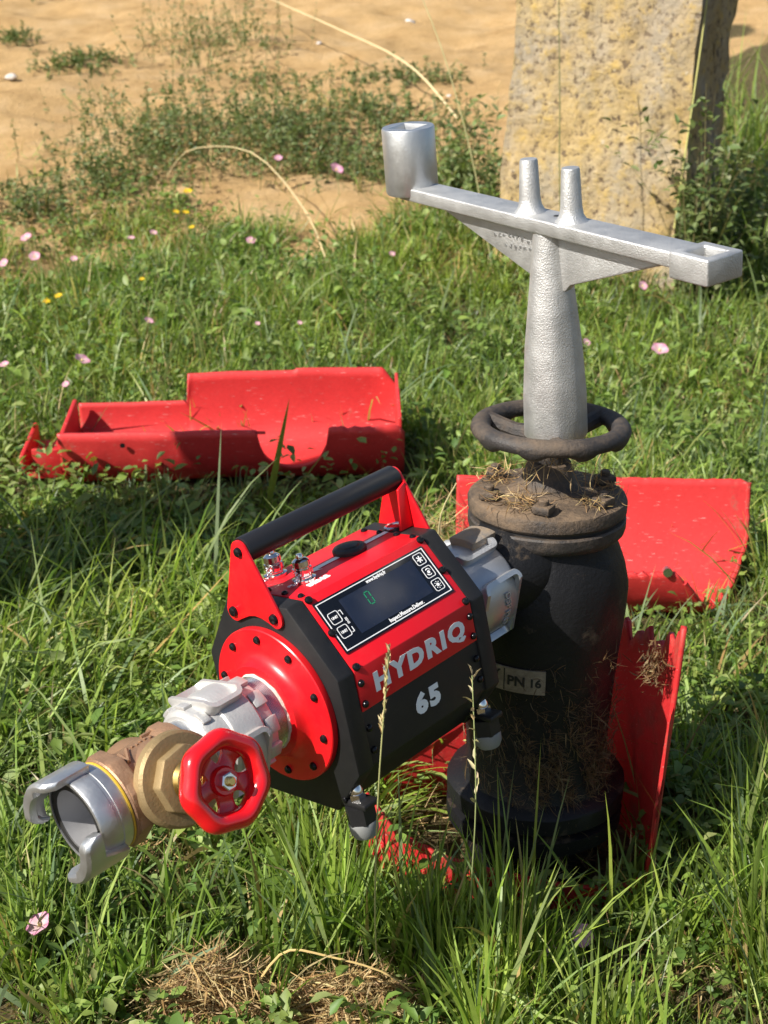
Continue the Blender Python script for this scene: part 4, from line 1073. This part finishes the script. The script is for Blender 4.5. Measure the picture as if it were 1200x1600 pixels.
def make_leafcover():
    parts = []
    def zone(n, y0, y1, lmin, lmax, zmin, zmax, keep, cols, wts, tri=True):
        c = sample(n, y0, y1); k = ~blocked(c[:, 0], c[:, 1])
        if keep is not None: k &= keep(c[:, 0], c[:, 1])
        c = c[k]; m = len(c)
        z = gz_np(c[:, 0], c[:, 1]) + rng.uniform(zmin, zmax, m) * (.4 + .9 * hum(c[:, 0], c[:, 1], 9, .6)); az0 = rng.uniform(0, 6.283, m); L = rng.uniform(lmin, lmax, m)
        tl = rng.normal(.1, .35, m); col0 = palette(m, cols, wts)
        for q in range(3 if tri else 1):
            az = az0 + q * 2.094 + rng.normal(0, .12, m)
            parts.append(leaves(np.stack([c[:, 0], c[:, 1], z], 1), L, L * (.85 if tri else .55) * rng.uniform(.85, 1.1, m), az, tl + rng.normal(0, .15, m), rng.normal(0, .35, m), col0 * (1 + rng.uniform(-.1, .1, (m, 1)))))
    CL = [(.140, .215, .040), (.195, .270, .058), (.090, .155, .030), (.245, .305, .10)]
    zone(5200, -.7, .5, .008, .016, .015, .075, lambda x, y: hum(x, y, 7, .9) > rng.uniform(.25, .75, len(x)), CL, [3, 3, 2, 1])
    zone(3500, -.1, 1.6, .009, .018, .02, .09, lambda x, y: (x > .15) | (hum(x, y, 5, .2) > .55), CL, [3, 3, 2, 1])
    zone(9000, -.6, 1.6, .015, .034, .01, .10, lambda x, y: hum(x, y, 5, 2.2) > rng.uniform(.2, .8, len(x)), CL, [3, 3, 2, 2], False)
    zone(16000, 1.4, 4.4, .016, .038, .01, .17, lambda x, y: (sand_mask(x, y) < .6) & (hum(x, y, 4, 1.2) > rng.uniform(.2, .7, len(x))), [(.135, .205, .042), (.185, .255, .06), (.090, .150, .035), (.23, .28, .10)], [3, 3, 2, 1], False)
    zone(2600, -.2, 1.6, .028, .052, .03, .13, lambda x, y: (x < .0) & (hum(x, y, 4, 3.1) > rng.uniform(.3, .8, len(x))), CL, [3, 3, 1, 2], False)
    zone(2600, 1.6, 4.4, .028, .055, .04, .17, lambda x, y: (sand_mask(x, y) < .5) & (hum(x, y, 3, .4) > rng.uniform(.3, .8, len(x))), CL, [3, 3, 1, 2], False)
    V, F, C = join(parts)
    stuff('leafy_ground_cover', V, F, C, 'leaf', 'low clover and small broad leaves growing between the grass', 'ground cover')
    print('leaf tris', len(F))
make_grass(); make_leafcover()

# ------------------------------------------------------------------ loose straw
HAY = [(.42, .29, .12), (.30, .19, .08), (.52, .40, .20), (.22, .13, .06), (.36, .27, .14)]
def strands(n, posf, lmin, lmax, w=.0016, up=.35, wts=(3, 2, 2, 1.5, 2)):
    p = posf(n); h = rng.uniform(lmin, lmax, n); az = rng.uniform(0, 6.283, n)
    return blades(p, h, w * rng.uniform(.6, 1.5, n), az, 1.5708 - rng.normal(.0, up, n), rng.normal(0, .9, n), palette(n, HAY, wts), 5, rng.uniform(-1.5, 1.5, n), .15)

def gauss_ground(cx, cy, sx, sy, z0, dz):
    def f(n):
        x = cx + rng.normal(0, sx, n); y = cy + rng.normal(0, sy, n)
        m = np.exp(-((x - cx) / sx) ** 2 / 2 - ((y - cy) / sy) ** 2 / 2)
        return np.stack([x, y, gz_np(x, y) + z0 + rng.uniform(0, 1, n) * dz * m], 1)
    return f

def make_hay():
    V, F, C = join([strands(2200, gauss_ground(-.455, -.335, .055, .03, .0, .085), .015, .06, .0016, .2), strands(2000, gauss_ground(-.27, -.345, .075, .028, .0, .06), .015, .07, .0016, .2), strands(500, gauss_ground(-.36, -.36, .14, .05, .0, .03), .02, .07)])
    stuff('hay_pile', V, F, C, 'straw', 'heap of dry brown hay in the grass at the bottom edge', 'hay')
    V, F, C = join([strands(500, gauss_ground(-.36, .06, .08, .06, .01, .04), .02, .08), strands(250, gauss_ground(-.60, -.05, .05, .04, .01, .04), .02, .07), strands(260, gauss_ground(.38, .05, .05, .06, .01, .05), .03, .08), strands(200, gauss_ground(.12, -.27, .08, .04, .0, .04), .02, .07), strands(300, gauss_ground(-.2, .02, .12, .1, .0, .05), .02, .08)])
    stuff('scattered_hay', V, F, C, 'straw', 'thin scatter of dry hay on the ground under the meter and valve', 'hay')
    def onflange(n):
        a = rng.choice([R(150), R(235), R(315), R(20), R(350), R(60)], n, p=[.28, .22, .2, .12, .10, .08]) + rng.normal(0, .22, n); r = rng.normal(.078, .017, n).clip(.035, .108)
        return np.stack([r * np.cos(a), r * np.sin(a), .599 + rng.uniform(0, .014, n)], 1)
    def hang(n):
        a = rng.uniform(R(-130), R(-40), n); return np.stack([.112 * np.cos(a), .112 * np.sin(a), rng.uniform(.55, .60, n)], 1)
    p1 = strands(520, onflange, .010, .034, .0010, .3, (2, 3, 1, 3, 2))
    n = 14; p = hang(n); az = np.arctan2(p[:, 1], p[:, 0])
    p2 = blades(p, rng.uniform(.015, .045, n), rng.uniform(.0007, .0014, n), az + rng.normal(0, .9, n), rng.uniform(1.2, 2.6, n), rng.normal(.4, 1.1, n), palette(n, HAY, (3, 2, 2, 1, 2)), 5, rng.uniform(-1, 1, n), .15)
    n = 60; a = rng.uniform(R(-150), R(-20), n); r = rng.uniform(.03, .09, n); p = np.stack([r * np.cos(a), r * np.sin(a), rng.uniform(.64, .675, n)], 1)
    p3 = blades(p, rng.uniform(.02, .05, n), rng.uniform(.0008, .0016, n), rng.uniform(0, 6.283, n), rng.uniform(1.6, 2.8, n), rng.normal(0, .8, n), palette(n, HAY, (3, 2, 2, 1, 2)), 5, rng.uniform(-1, 1, n), .15)
    V, F, C = join([p1, p3]); stuff('hay_wisps', V, F, C, 'straw', 'dry hay wisps caught on the bolted top of the hydrant', 'hay')
    # matted roots and straw stuck to the barrel below the meter
    n = 5200; a = rng.normal(R(-75), .6, n); z = rng.normal(.20, .075, n).clip(.05, .38)
    k = hum(a * 3, z * 12, 2.4, .7) > .42; a, z = a[k], z[k]; n = len(a); r = .110 + .006 * (z > .35) + .006 * (z > .40) + rng.uniform(0, .010, n) ** 1.5 * 3
    p = np.stack([r * np.cos(a), r * np.sin(a), z], 1)
    q1 = blades(p, rng.uniform(.008, .034, n), rng.uniform(.0005, .0011, n), a + 1.57 + rng.normal(0, .9, n), rng.uniform(.6, 2.8, n), rng.normal(0, 1.1, n), palette(n, HAY, (1, 3, .3, 4, 1.5)) * .5, 5, rng.uniform(-1, 1, n), .2)
    stuff('root_mat', *q1, 'straw', 'brown roots and old straw clinging to the hydrant barrel', 'hay')
    def rimpos(n):
        x = rng.normal(-.10, .045, n); return np.stack([x, .93 + rng.normal(0, .04, n), .17 + rng.uniform(-.03, .05, n)], 1)
    q2 = strands(260, rimpos, .02, .07, .0014, .5)
    stuff('hay_tuft', *q2, 'straw', 'hay tuft on the end of the red piece left of the hydrant', 'hay')
    def tear(n): return np.stack([rng.normal(.155, .008, n), rng.normal(-.055, .012, n), rng.normal(.352, .014, n)], 1)
    q3 = strands(320, tear, .006, .022, .0018, .8, (.6, 2, .2, 5, 1))
    q3 = (q3[0], q3[1], q3[2] * .55)
    stuff('dirt_clod', *q3, 'straw', 'clod of roots stuck on the torn edge of the collar', 'hay')
make_hay()

# ------------------------------------------------------------------ weeds on the sand, bush and climber by the post
def sprigs(c, n, sx, sy, hmin, hmax, ll, per=10, lean=.5, dark=1.0, zoff=None):
    x = c[0] + rng.normal(0, sx * .55, n); y = c[1] + rng.normal(0, sy * .55, n); z = gz_np(x, y) if zoff is None else zoff(x, y)
    h = rng.uniform(hmin, hmax, n); az = rng.uniform(0, 6.283, n); le = np.abs(rng.normal(0, lean, n)); cu = rng.normal(.2, .5, n)
    stem = blades(np.stack([x, y, z], 1), h, np.full(n, .003), az, le, cu, palette(n, [(.12, .15, .05), (.2, .17, .08)], [1, 1]), 5, rng.uniform(-1, 1, n), .3)
    ctr = stem[0].reshape(n, 6, 2, 3).mean(2); P, A = [], []
    for k in range(per):
        u = rng.uniform(.12, 1, n) * 5; i = np.minimum(u.astype(int), 4); f = (u - i)[:, None]
        P.append(ctr[np.arange(n), i] * (1 - f) + ctr[np.arange(n), i + 1] * f); A.append(rng.uniform(0, 6.283, n))
    P = np.concatenate(P); A = np.concatenate(A); m = len(P); L = rng.uniform(*ll, m)
    lf = leaves(P, L, L * rng.uniform(.35, .6, m), A, rng.normal(.25, .45, m), rng.normal(0, .5, m), palette(m, [(.12, .165, .055), (.16, .205, .065), (.21, .24, .11), (.08, .12, .04)], [3, 3, 2, 2]) * dark)
    return stem, lf

def plant(name, label, cat, group, stem, lf):
    c = stem[0][:2].mean(0); t = thing(name, label, cat, Matrix.Translation(Vector(c.tolist())), (0, 0, 0), group)
    for nm, (V, F, C), m in (('stems', stem, 'blade'), ('leaves', lf, 'leaf')):
        o = bpy.data.objects.new(nm, mesh_np(nm, V - c[None], F, C, m)); COL.objects.link(o); o.parent = t; o['kind'] = 'stuff'
    return t
G = 'weed clumps on the sand'
for (x, y, sx, sy, n, h0, h1, lab) in (
    (-1.18, 5.19, .50, .60, 330, .10, .34, 'largest dense green weed clump on the sand, left of centre'),
    (-.71, 5.37, .34, .50, 200, .08, .28, 'green weed clump joining the right side of the largest clump'),
    (-1.40, 8.0, .50, .55, 150, .12, .40, 'loose tall weed clump on the sand near the top, far behind the largest clump'),
    (-2.17, 7.3, .25, .40, 130, .03, .10, 'flat blue green weed mat on the sand near the left edge'),
    (-2.85, 8.5, .16, .30, 60, .04, .12, 'small dark weed patch on the sand at the far left edge'),
    (-.23, 5.94, .38, .45, 190, .05, .17, 'low green weed patch on the sand behind the round socket of the key'),
    (-.07, 6.95, .34, .25, 90, .04, .12, 'thin weed strip on the sand between the low patch and the bare slope'),
    (-3.04, 10.6, .35, .3, 60, .05, .2, 'tiny weed clump in the top left corner'),
    (-1.50, 4.62, .28, .30, 130, .05, .2, 'sprawling weed at the front left of the largest clump'),
    (-.38, 4.90, .34, .34, 170, .06, .22, 'leafy weed clump with pink flowers at the edge of the sand'),
    (-1.76, 4.2, .2, .3, 90, .05, .16, 'small weed clump at the left edge where grass meets sand'),
    (-.90, 7.0, .6, .40, 90, .04, .14, 'scattered low weeds on the sand above the largest clump')):
    st, lf = sprigs((x, y), n, sx, sy, h0, h1, (.012, .032), 16, .6, 1.0)
    plant('weed_clump', lab, 'weed', G, st, lf)
st, lf = sprigs((.11, 4.15), 90, .10, .35, .15, .5, (.022, .05), 13, .4, 1.15); plant('leafy_bush', 'leafy green bush growing against the left side of the stone post', 'bush', None, st, lf)
st, lf = sprigs((.885, 3.02), 90, .07, .06, .25, .80, (.022, .05), 15, .14, 1.0); plant('climbing_weed', 'leafy climber going up the right edge of the stone post', 'climbing plant', None, st, lf)
st, lf = sprigs((1.18, 3.45), 90, .16, .25, .15, .5, (.025, .05), 12, .4, 1.15); plant('leafy_bush', 'dark leafy weeds to the right of the stone post', 'bush', None, st, lf)

# ------------------------------------------------------------------ flowers
def flower_mesh(nm, pet, lobes, cup, cols):
    V, F, C = [], [], []; n = 30
    prof = [(.0, 0.0), (.25, .10), (.65, .32), (1.0, .42)]
    for j, (r, z) in enumerate(prof):
        for i in range(n):
            a = 2 * math.pi * i / n; rr = r * (1 + (.07 if pet else .3) * math.cos(lobes * a)) if j > 1 else r
            V.append((rr * math.cos(a), rr * math.sin(a), z * cup + (.05 * math.sin(lobes * a) if j == 3 else 0))); w = .5 + .5 * math.cos(lobes * a)
            C.append(np.array(cols[0]) * (1 - j / 3) + (np.array(cols[1]) * w + np.array(cols[2]) * (1 - w)) * (j / 3))
    for j in range(3):
        for i in range(n): F.append((j * n + i, j * n + (i + 1) % n, (j + 1) * n + (i + 1) % n, (j + 1) * n + i))
    return mesh_np(nm, np.array(V), np.array(F), np.array(C), 'petal')
PINK = flower_mesh('corolla', True, 5, 1.0, [(.75, .62, .5), (.66, .22, .40), (.74, .42, .56)])
MAUVE = flower_mesh('corolla', True, 5, 1.1, [(.75, .55, .6), (.60, .22, .42), (.72, .42, .58)])
YELL = flower_mesh('corolla', False, 7, .7, [(.75, .38, .01), (.80, .58, .02), (.85, .66, .05)])
CEN = finish(lathe([(.0, .0), (.10, .02), (.13, .22), (.07, .34), (0, .36)], 10, 'Z'), 'centre', simple('flower_centre', (.7, .55, .2), .7))
STEMM = simple('flower_stem', (.10, .17, .04), .6)
def flower(name, me, x, y, z, d, label, cat, group, tilt=None):
    g = float(gz_np(x, y)); t = thing(name, label, cat, Matrix.Translation((x, y, g)), (0, 0, 0), group)
    tilt = tilt or (random.uniform(.2, .9), random.uniform(-.5, .5))
    R_ = Matrix.Rotation(tilt[0], 4, 'X') @ Matrix.Rotation(tilt[1], 4, 'Y') @ Matrix.Rotation(random.uniform(0, 6), 4, 'Z')
    for nm, m_ in (('corolla', me), ('flower_centre', CEN)):
        o = bpy.data.objects.new(nm, m_); COL.objects.link(o); o.parent = t; o.matrix_local = Matrix.Translation((0, 0, z - g)) @ R_ @ Matrix.Scale(d / 2, 4)
    h = z - g; b = tube([(.01, .01, -.01), (.012, .004, h * .4), (.004, .0, h * .8), (0, 0, h)], .0011, 6)
    o = bpy.data.objects.new('flower_stem', finish(b, 'flower_stem', STEMM)); COL.objects.link(o); o.parent = t
PF = 'pink bindweed flowers in the grass'; SM = 'small pink bindweed flower in the grass left of the key, near the sand'
for k, (x, y, z, d, lab) in enumerate((
    (-.687, -.270, .075, .034, 'pink bindweed flower in the clover at the bottom left'), (.035, -.283, .070, .031, 'round pink bindweed flower in the grass at the bottom right'),
    (-.007, -.305, .055, .025, 'half closed pink bindweed flower beside the round one at the bottom right'), (.594, 2.2, .235, .050, 'pink bindweed flower in the grass right of the key column'),
    (-1.092, 2.024, .25, .056, 'large pink bindweed flower just above the left end of the red cover half'), (.394, 2.339, .225, .034, 'small pink bindweed flower close to the right of the key column'),
    (.649, 2.828, .30, .040, 'pink bindweed flower under the square end of the key crossbar'), (-1.32, 2.052, .23, .034, 'pink bindweed flower at the left edge level with the cover half'),
    (-1.111, 1.899, .215, .026, 'small pale pink flower behind the left end of the red cover half'), (-.957, 2.388, .28, .036, 'pink bindweed flower above the middle of the red cover half'),
    (-.733, 3.442, .345, .045, 'pink bindweed flower at the grass edge below the largest weed clump'), (-.437, 4.332, .50, .075, 'largest mauve flower in the weeds left of the round socket'),
    (-.702, 4.531, .525, .045, 'mauve flower in the weeds left of the largest mauve flower'), (-1.56, 3.356, .37, .055, 'upper pink flower of the cluster at the left edge'),
    (-1.575, 3.074, .33, .042, 'lower pink flower of the cluster at the left edge'), (-1.483, 3.144, .34, .050, 'right hand pink flower of the cluster at the left edge'),
    (-1.333, 3.103, .34, .032, 'small pink flower just right of the cluster at the left edge'), (-1.182, 3.414, .36, .034, 'left of two small pink flowers below the yellow ones'), (-1.117, 3.534, .36, .036, 'right of two small pink flowers below the yellow ones'), (-.199, 3.147, .35, .028, 'tiny pink flower in the grass under the round socket of the key'), (-.62, 2.40, .27, .02, 'left of two tiny pink flowers above the tall end of the red cover half'), (-.49, 2.41, .27, .02, 'right of two tiny pink flowers above the tall end of the red cover half'))):
    flower('bindweed_flower', MAUVE if k in (11, 12) else PINK, x, y, z, d * (.8 if k > 3 else 1), lab, 'flower', PF)
YF = 'yellow flowers in the grass'; YL = 'small yellow flower at the grass edge below the largest weed clump'
for x, y, z, d, lab in ((-1.042, 3.993, .455, .036, 'topmost yellow flower at the edge of the sand'), (-1.067, 3.805, .40, .026, 'left of two yellow flowers just under the topmost yellow one'), (-1.026, 3.793, .40, .026, 'right of two yellow flowers just under the topmost yellow one'), (-.978, 3.609, .37, .022, 'small yellow flower a little below the yellow pair at the sand edge'),
    (-1.32, 2.589, .30, .027, 'left of two yellow flowers in the grass near the left edge'), (-1.290, 2.642, .305, .025, 'right of two yellow flowers in the grass near the left edge'),
    (-1.05, 2.845, .32, .018, 'lone tiny yellow flower in the middle of the left grass'), (-.940, 1.40, .165, .018, 'pale yellow flower in front of the red cover half')):
    flower('yellow_flower', YELL, x, y, z, d, lab, 'flower', YF, (.35, random.uniform(-.3, .3)))

# ------------------------------------------------------------------ single stalks, long straws, pebbles
def stalk(name, label, pts, r, head, mcol, cat='grass stalk'):
    m = simple(name + '_stem', mcol, .6, 0, 0, 0, 0, .3, .2, 40); t = thing(name, label, cat, Matrix.Translation(pts[0]), (0, 0, 0))
    P = [Vector(p) - Vector(pts[0]) for p in pts]; n = 14; path = []
    for i in range(n + 1):
        u = i / n * (len(P) - 1); k = min(int(u), len(P) - 2); f = u - k; a0, a1, a2, a3 = P[max(k - 1, 0)], P[k], P[k + 1], P[min(k + 2, len(P) - 1)]
        path.append(.5 * ((2 * a1) + (a2 - a0) * f + (2 * a0 - 5 * a1 + 4 * a2 - a3) * f * f + (3 * a1 - a0 - 3 * a2 + a3) * f ** 3))
    part('stem', tube(path, [r * (1 - .45 * i / n) for i in range(n + 1)], 6), m, t)
    if head:
        V, F, C = [], [], []; h0, cnt, sl, sp = head
        for k in range(cnt):
            u = 1 - h0 * k / cnt; q = u * n; i = min(int(q), n - 1); p = path[i].lerp(path[i + 1], q - i); 
            V.append(p); 
        p = np.array(V); nn = len(p); az = rng.uniform(0, 6.283, nn)
        o = bpy.data.objects.new('seed_head', mesh_np('seed_head', *leaves(p, rng.uniform(.7, 1.2, nn) * sl, np.full(nn, sl * .28), az, 1.57 - rng.uniform(.1, 1, nn) * sp, rng.uniform(-1, 1, nn), palette(nn, [(.55, .43, .22), (.62, .52, .30), (.42, .38, .18)], [2, 2, 1])), 'straw')); COL.objects.link(o); o.parent = t
    return t
stalk('grass_stalk', 'tall stalk with golden seed ear standing in front of the large lettering', [(-.235, -.28, 0), (-.238, -.40, .2), (-.233, -.495, .43), (-.222, -.525, .615)], .0013, (.22, 40, .013, .35), (.36, .36, .15))
stalk('grass_stalk', 'thin stalk with pale spreading spikelets right of the number 65', [(-.112, -.24, 0), (-.117, -.34, .19), (-.119, -.40, .36), (-.127, -.40, .52)], .0011, (.38, 16, .016, 1.2), (.30, .34, .14))
stalk('dry_stalk', 'bent dry stalk arching over the grass in front of the largest weed clump', [(-.45, 3.45, .28), (-.55, 3.7, .44), (-.80, 4.3, .58), (-1.10, 4.6, .56), (-1.22, 4.62, .44)], .0032, None, (.55, .44, .24))
stalk('dry_stalk', 'long pale straight stalk slanting across the sand at the top', [(.16, 5.7, .60), (-.1, 6.2, .85), (-.55, 7.2, 1.02), (-1.2, 9.0, 1.22)], .006, None, (.62, .50, .28))
stalk('grass_stalk', 'thin dark stalk rising in front of the left part of the post', [(.40, 2.9, .2), (.37, 2.95, .6), (.36, 2.98, .9), (.345, 3.0, 1.2)], .0025, (.1, 10, .02, .4), (.13, .15, .05))
stalk('grass_stalk', 'thin stalk leaning left above the sand beside the post', [(.18, 3.3, .25), (.10, 3.4, .65), (.0, 3.6, 1.0), (-.10, 3.8, 1.25)], .0028, None, (.30, .28, .12))
stalk('dry_stalk', 'pale stalk standing along the dark right side of the post', [(.80, 3.1, .45), (.83, 3.12, .8), (.86, 3.15, 1.15), (.87, 3.16, 1.4)], .004, None, (.42, .40, .14))
stalk('bent_straw', 'angular bent yellow straw above the hay at the bottom edge', [(-.395, -.335, .03), (-.355, -.335, .085), (-.30, -.34, .082), (-.22, -.35, .06), (-.165, -.36, .01)], .0019, None, (.50, .36, .15), 'straw')
stalk('bent_straw', 'pale straw rising behind the far end of the carry handle', [(-.09, .50, .02), (-.13, .40, .25), (-.135, .33, .42), (-.11, .30, .50)], .0018, None, (.55, .48, .26), 'straw')

def wide_blade(name, label, pts, w, col):
    n = 12; P = [np.array(p) for p in pts]; cc = []
    for i in range(n + 1):
        u = i / n; cc.append((1 - u) ** 2 * P[0] + 2 * u * (1 - u) * P[1] + u * u * P[2])
    V = []; 
    for i, c in enumerate(cc):
        u = i / n; hw = w / 2 * min(1, .4 + 2 * u) * (1 - u ** 3); V += [c - [hw, 0, 0], c + [0, -hw * .25, 0], c + [hw, 0, 0]]
    F = [];
    for i in range(n):
        for k in range(2): F.append((3 * i + k, 3 * i + k + 1, 3 * i + k + 4, 3 * i + k + 3))
    V = np.array(V) - P[0][None]; o = bpy.data.objects.new(name, mesh_np(name, V, np.array(F), np.tile(np.array([col]), (len(V), 1)), 'blade')); COL.objects.link(o); o.location = P[0]; tag(o, label, 'grass')
wide_blade('tall_grass', 'broad upright grass blade in front of the notch of the red cover half', [(-.525, 1.40, .0), (-.49, 1.38, .16), (-.452, 1.36, .335)], .017, (.15, .22, .035))
wide_blade('tall_grass', 'dark narrow blade hanging beside the right of the hydrant body', [(.155, .30, .05), (.13, .22, .35), (.118, .16, .52)], .012, (.12, .17, .045))
wide_blade('tall_grass', 'broad blade standing at the right in front of the collar', [(.27, -.25, .0), (.26, -.27, .15), (.255, -.30, .27)], .011, (.17, .24, .05))
for x, y, d, lab in ((-.03, 9.25, .085, 'grey pebble on the bare sand at the top, right of centre'), (-2.48, 6.9, .07, 'pale pebble on the sand at the left edge'), (-.68, 8.34, .04, 'small pebble on the sand at the top middle'), (.15, 6.5, .03, 'tiny pebble on the sand left of the post')):
    b = nb(); bmesh.ops.create_icosphere(b, subdivisions=3, radius=d / 2)
    for v in b.verts: v.co = Vector((v.co.x, v.co.y * .8, v.co.z * .6)) * (1 + .25 * mnoise.noise(v.co * 22 / d * .1 + Vector((x, y, 0))))
    o = bpy.data.objects.new('pebble', finish(b, 'pebble', simple('pebble_stone', (.50, .46, .42), .8, 0, 40, .4, .004, .3, .25, 30))); COL.objects.link(o); o.location = (x, y, float(gz_np(x, y)) + d * .12); tag(o, lab, 'pebble', 'pebbles on the sand')
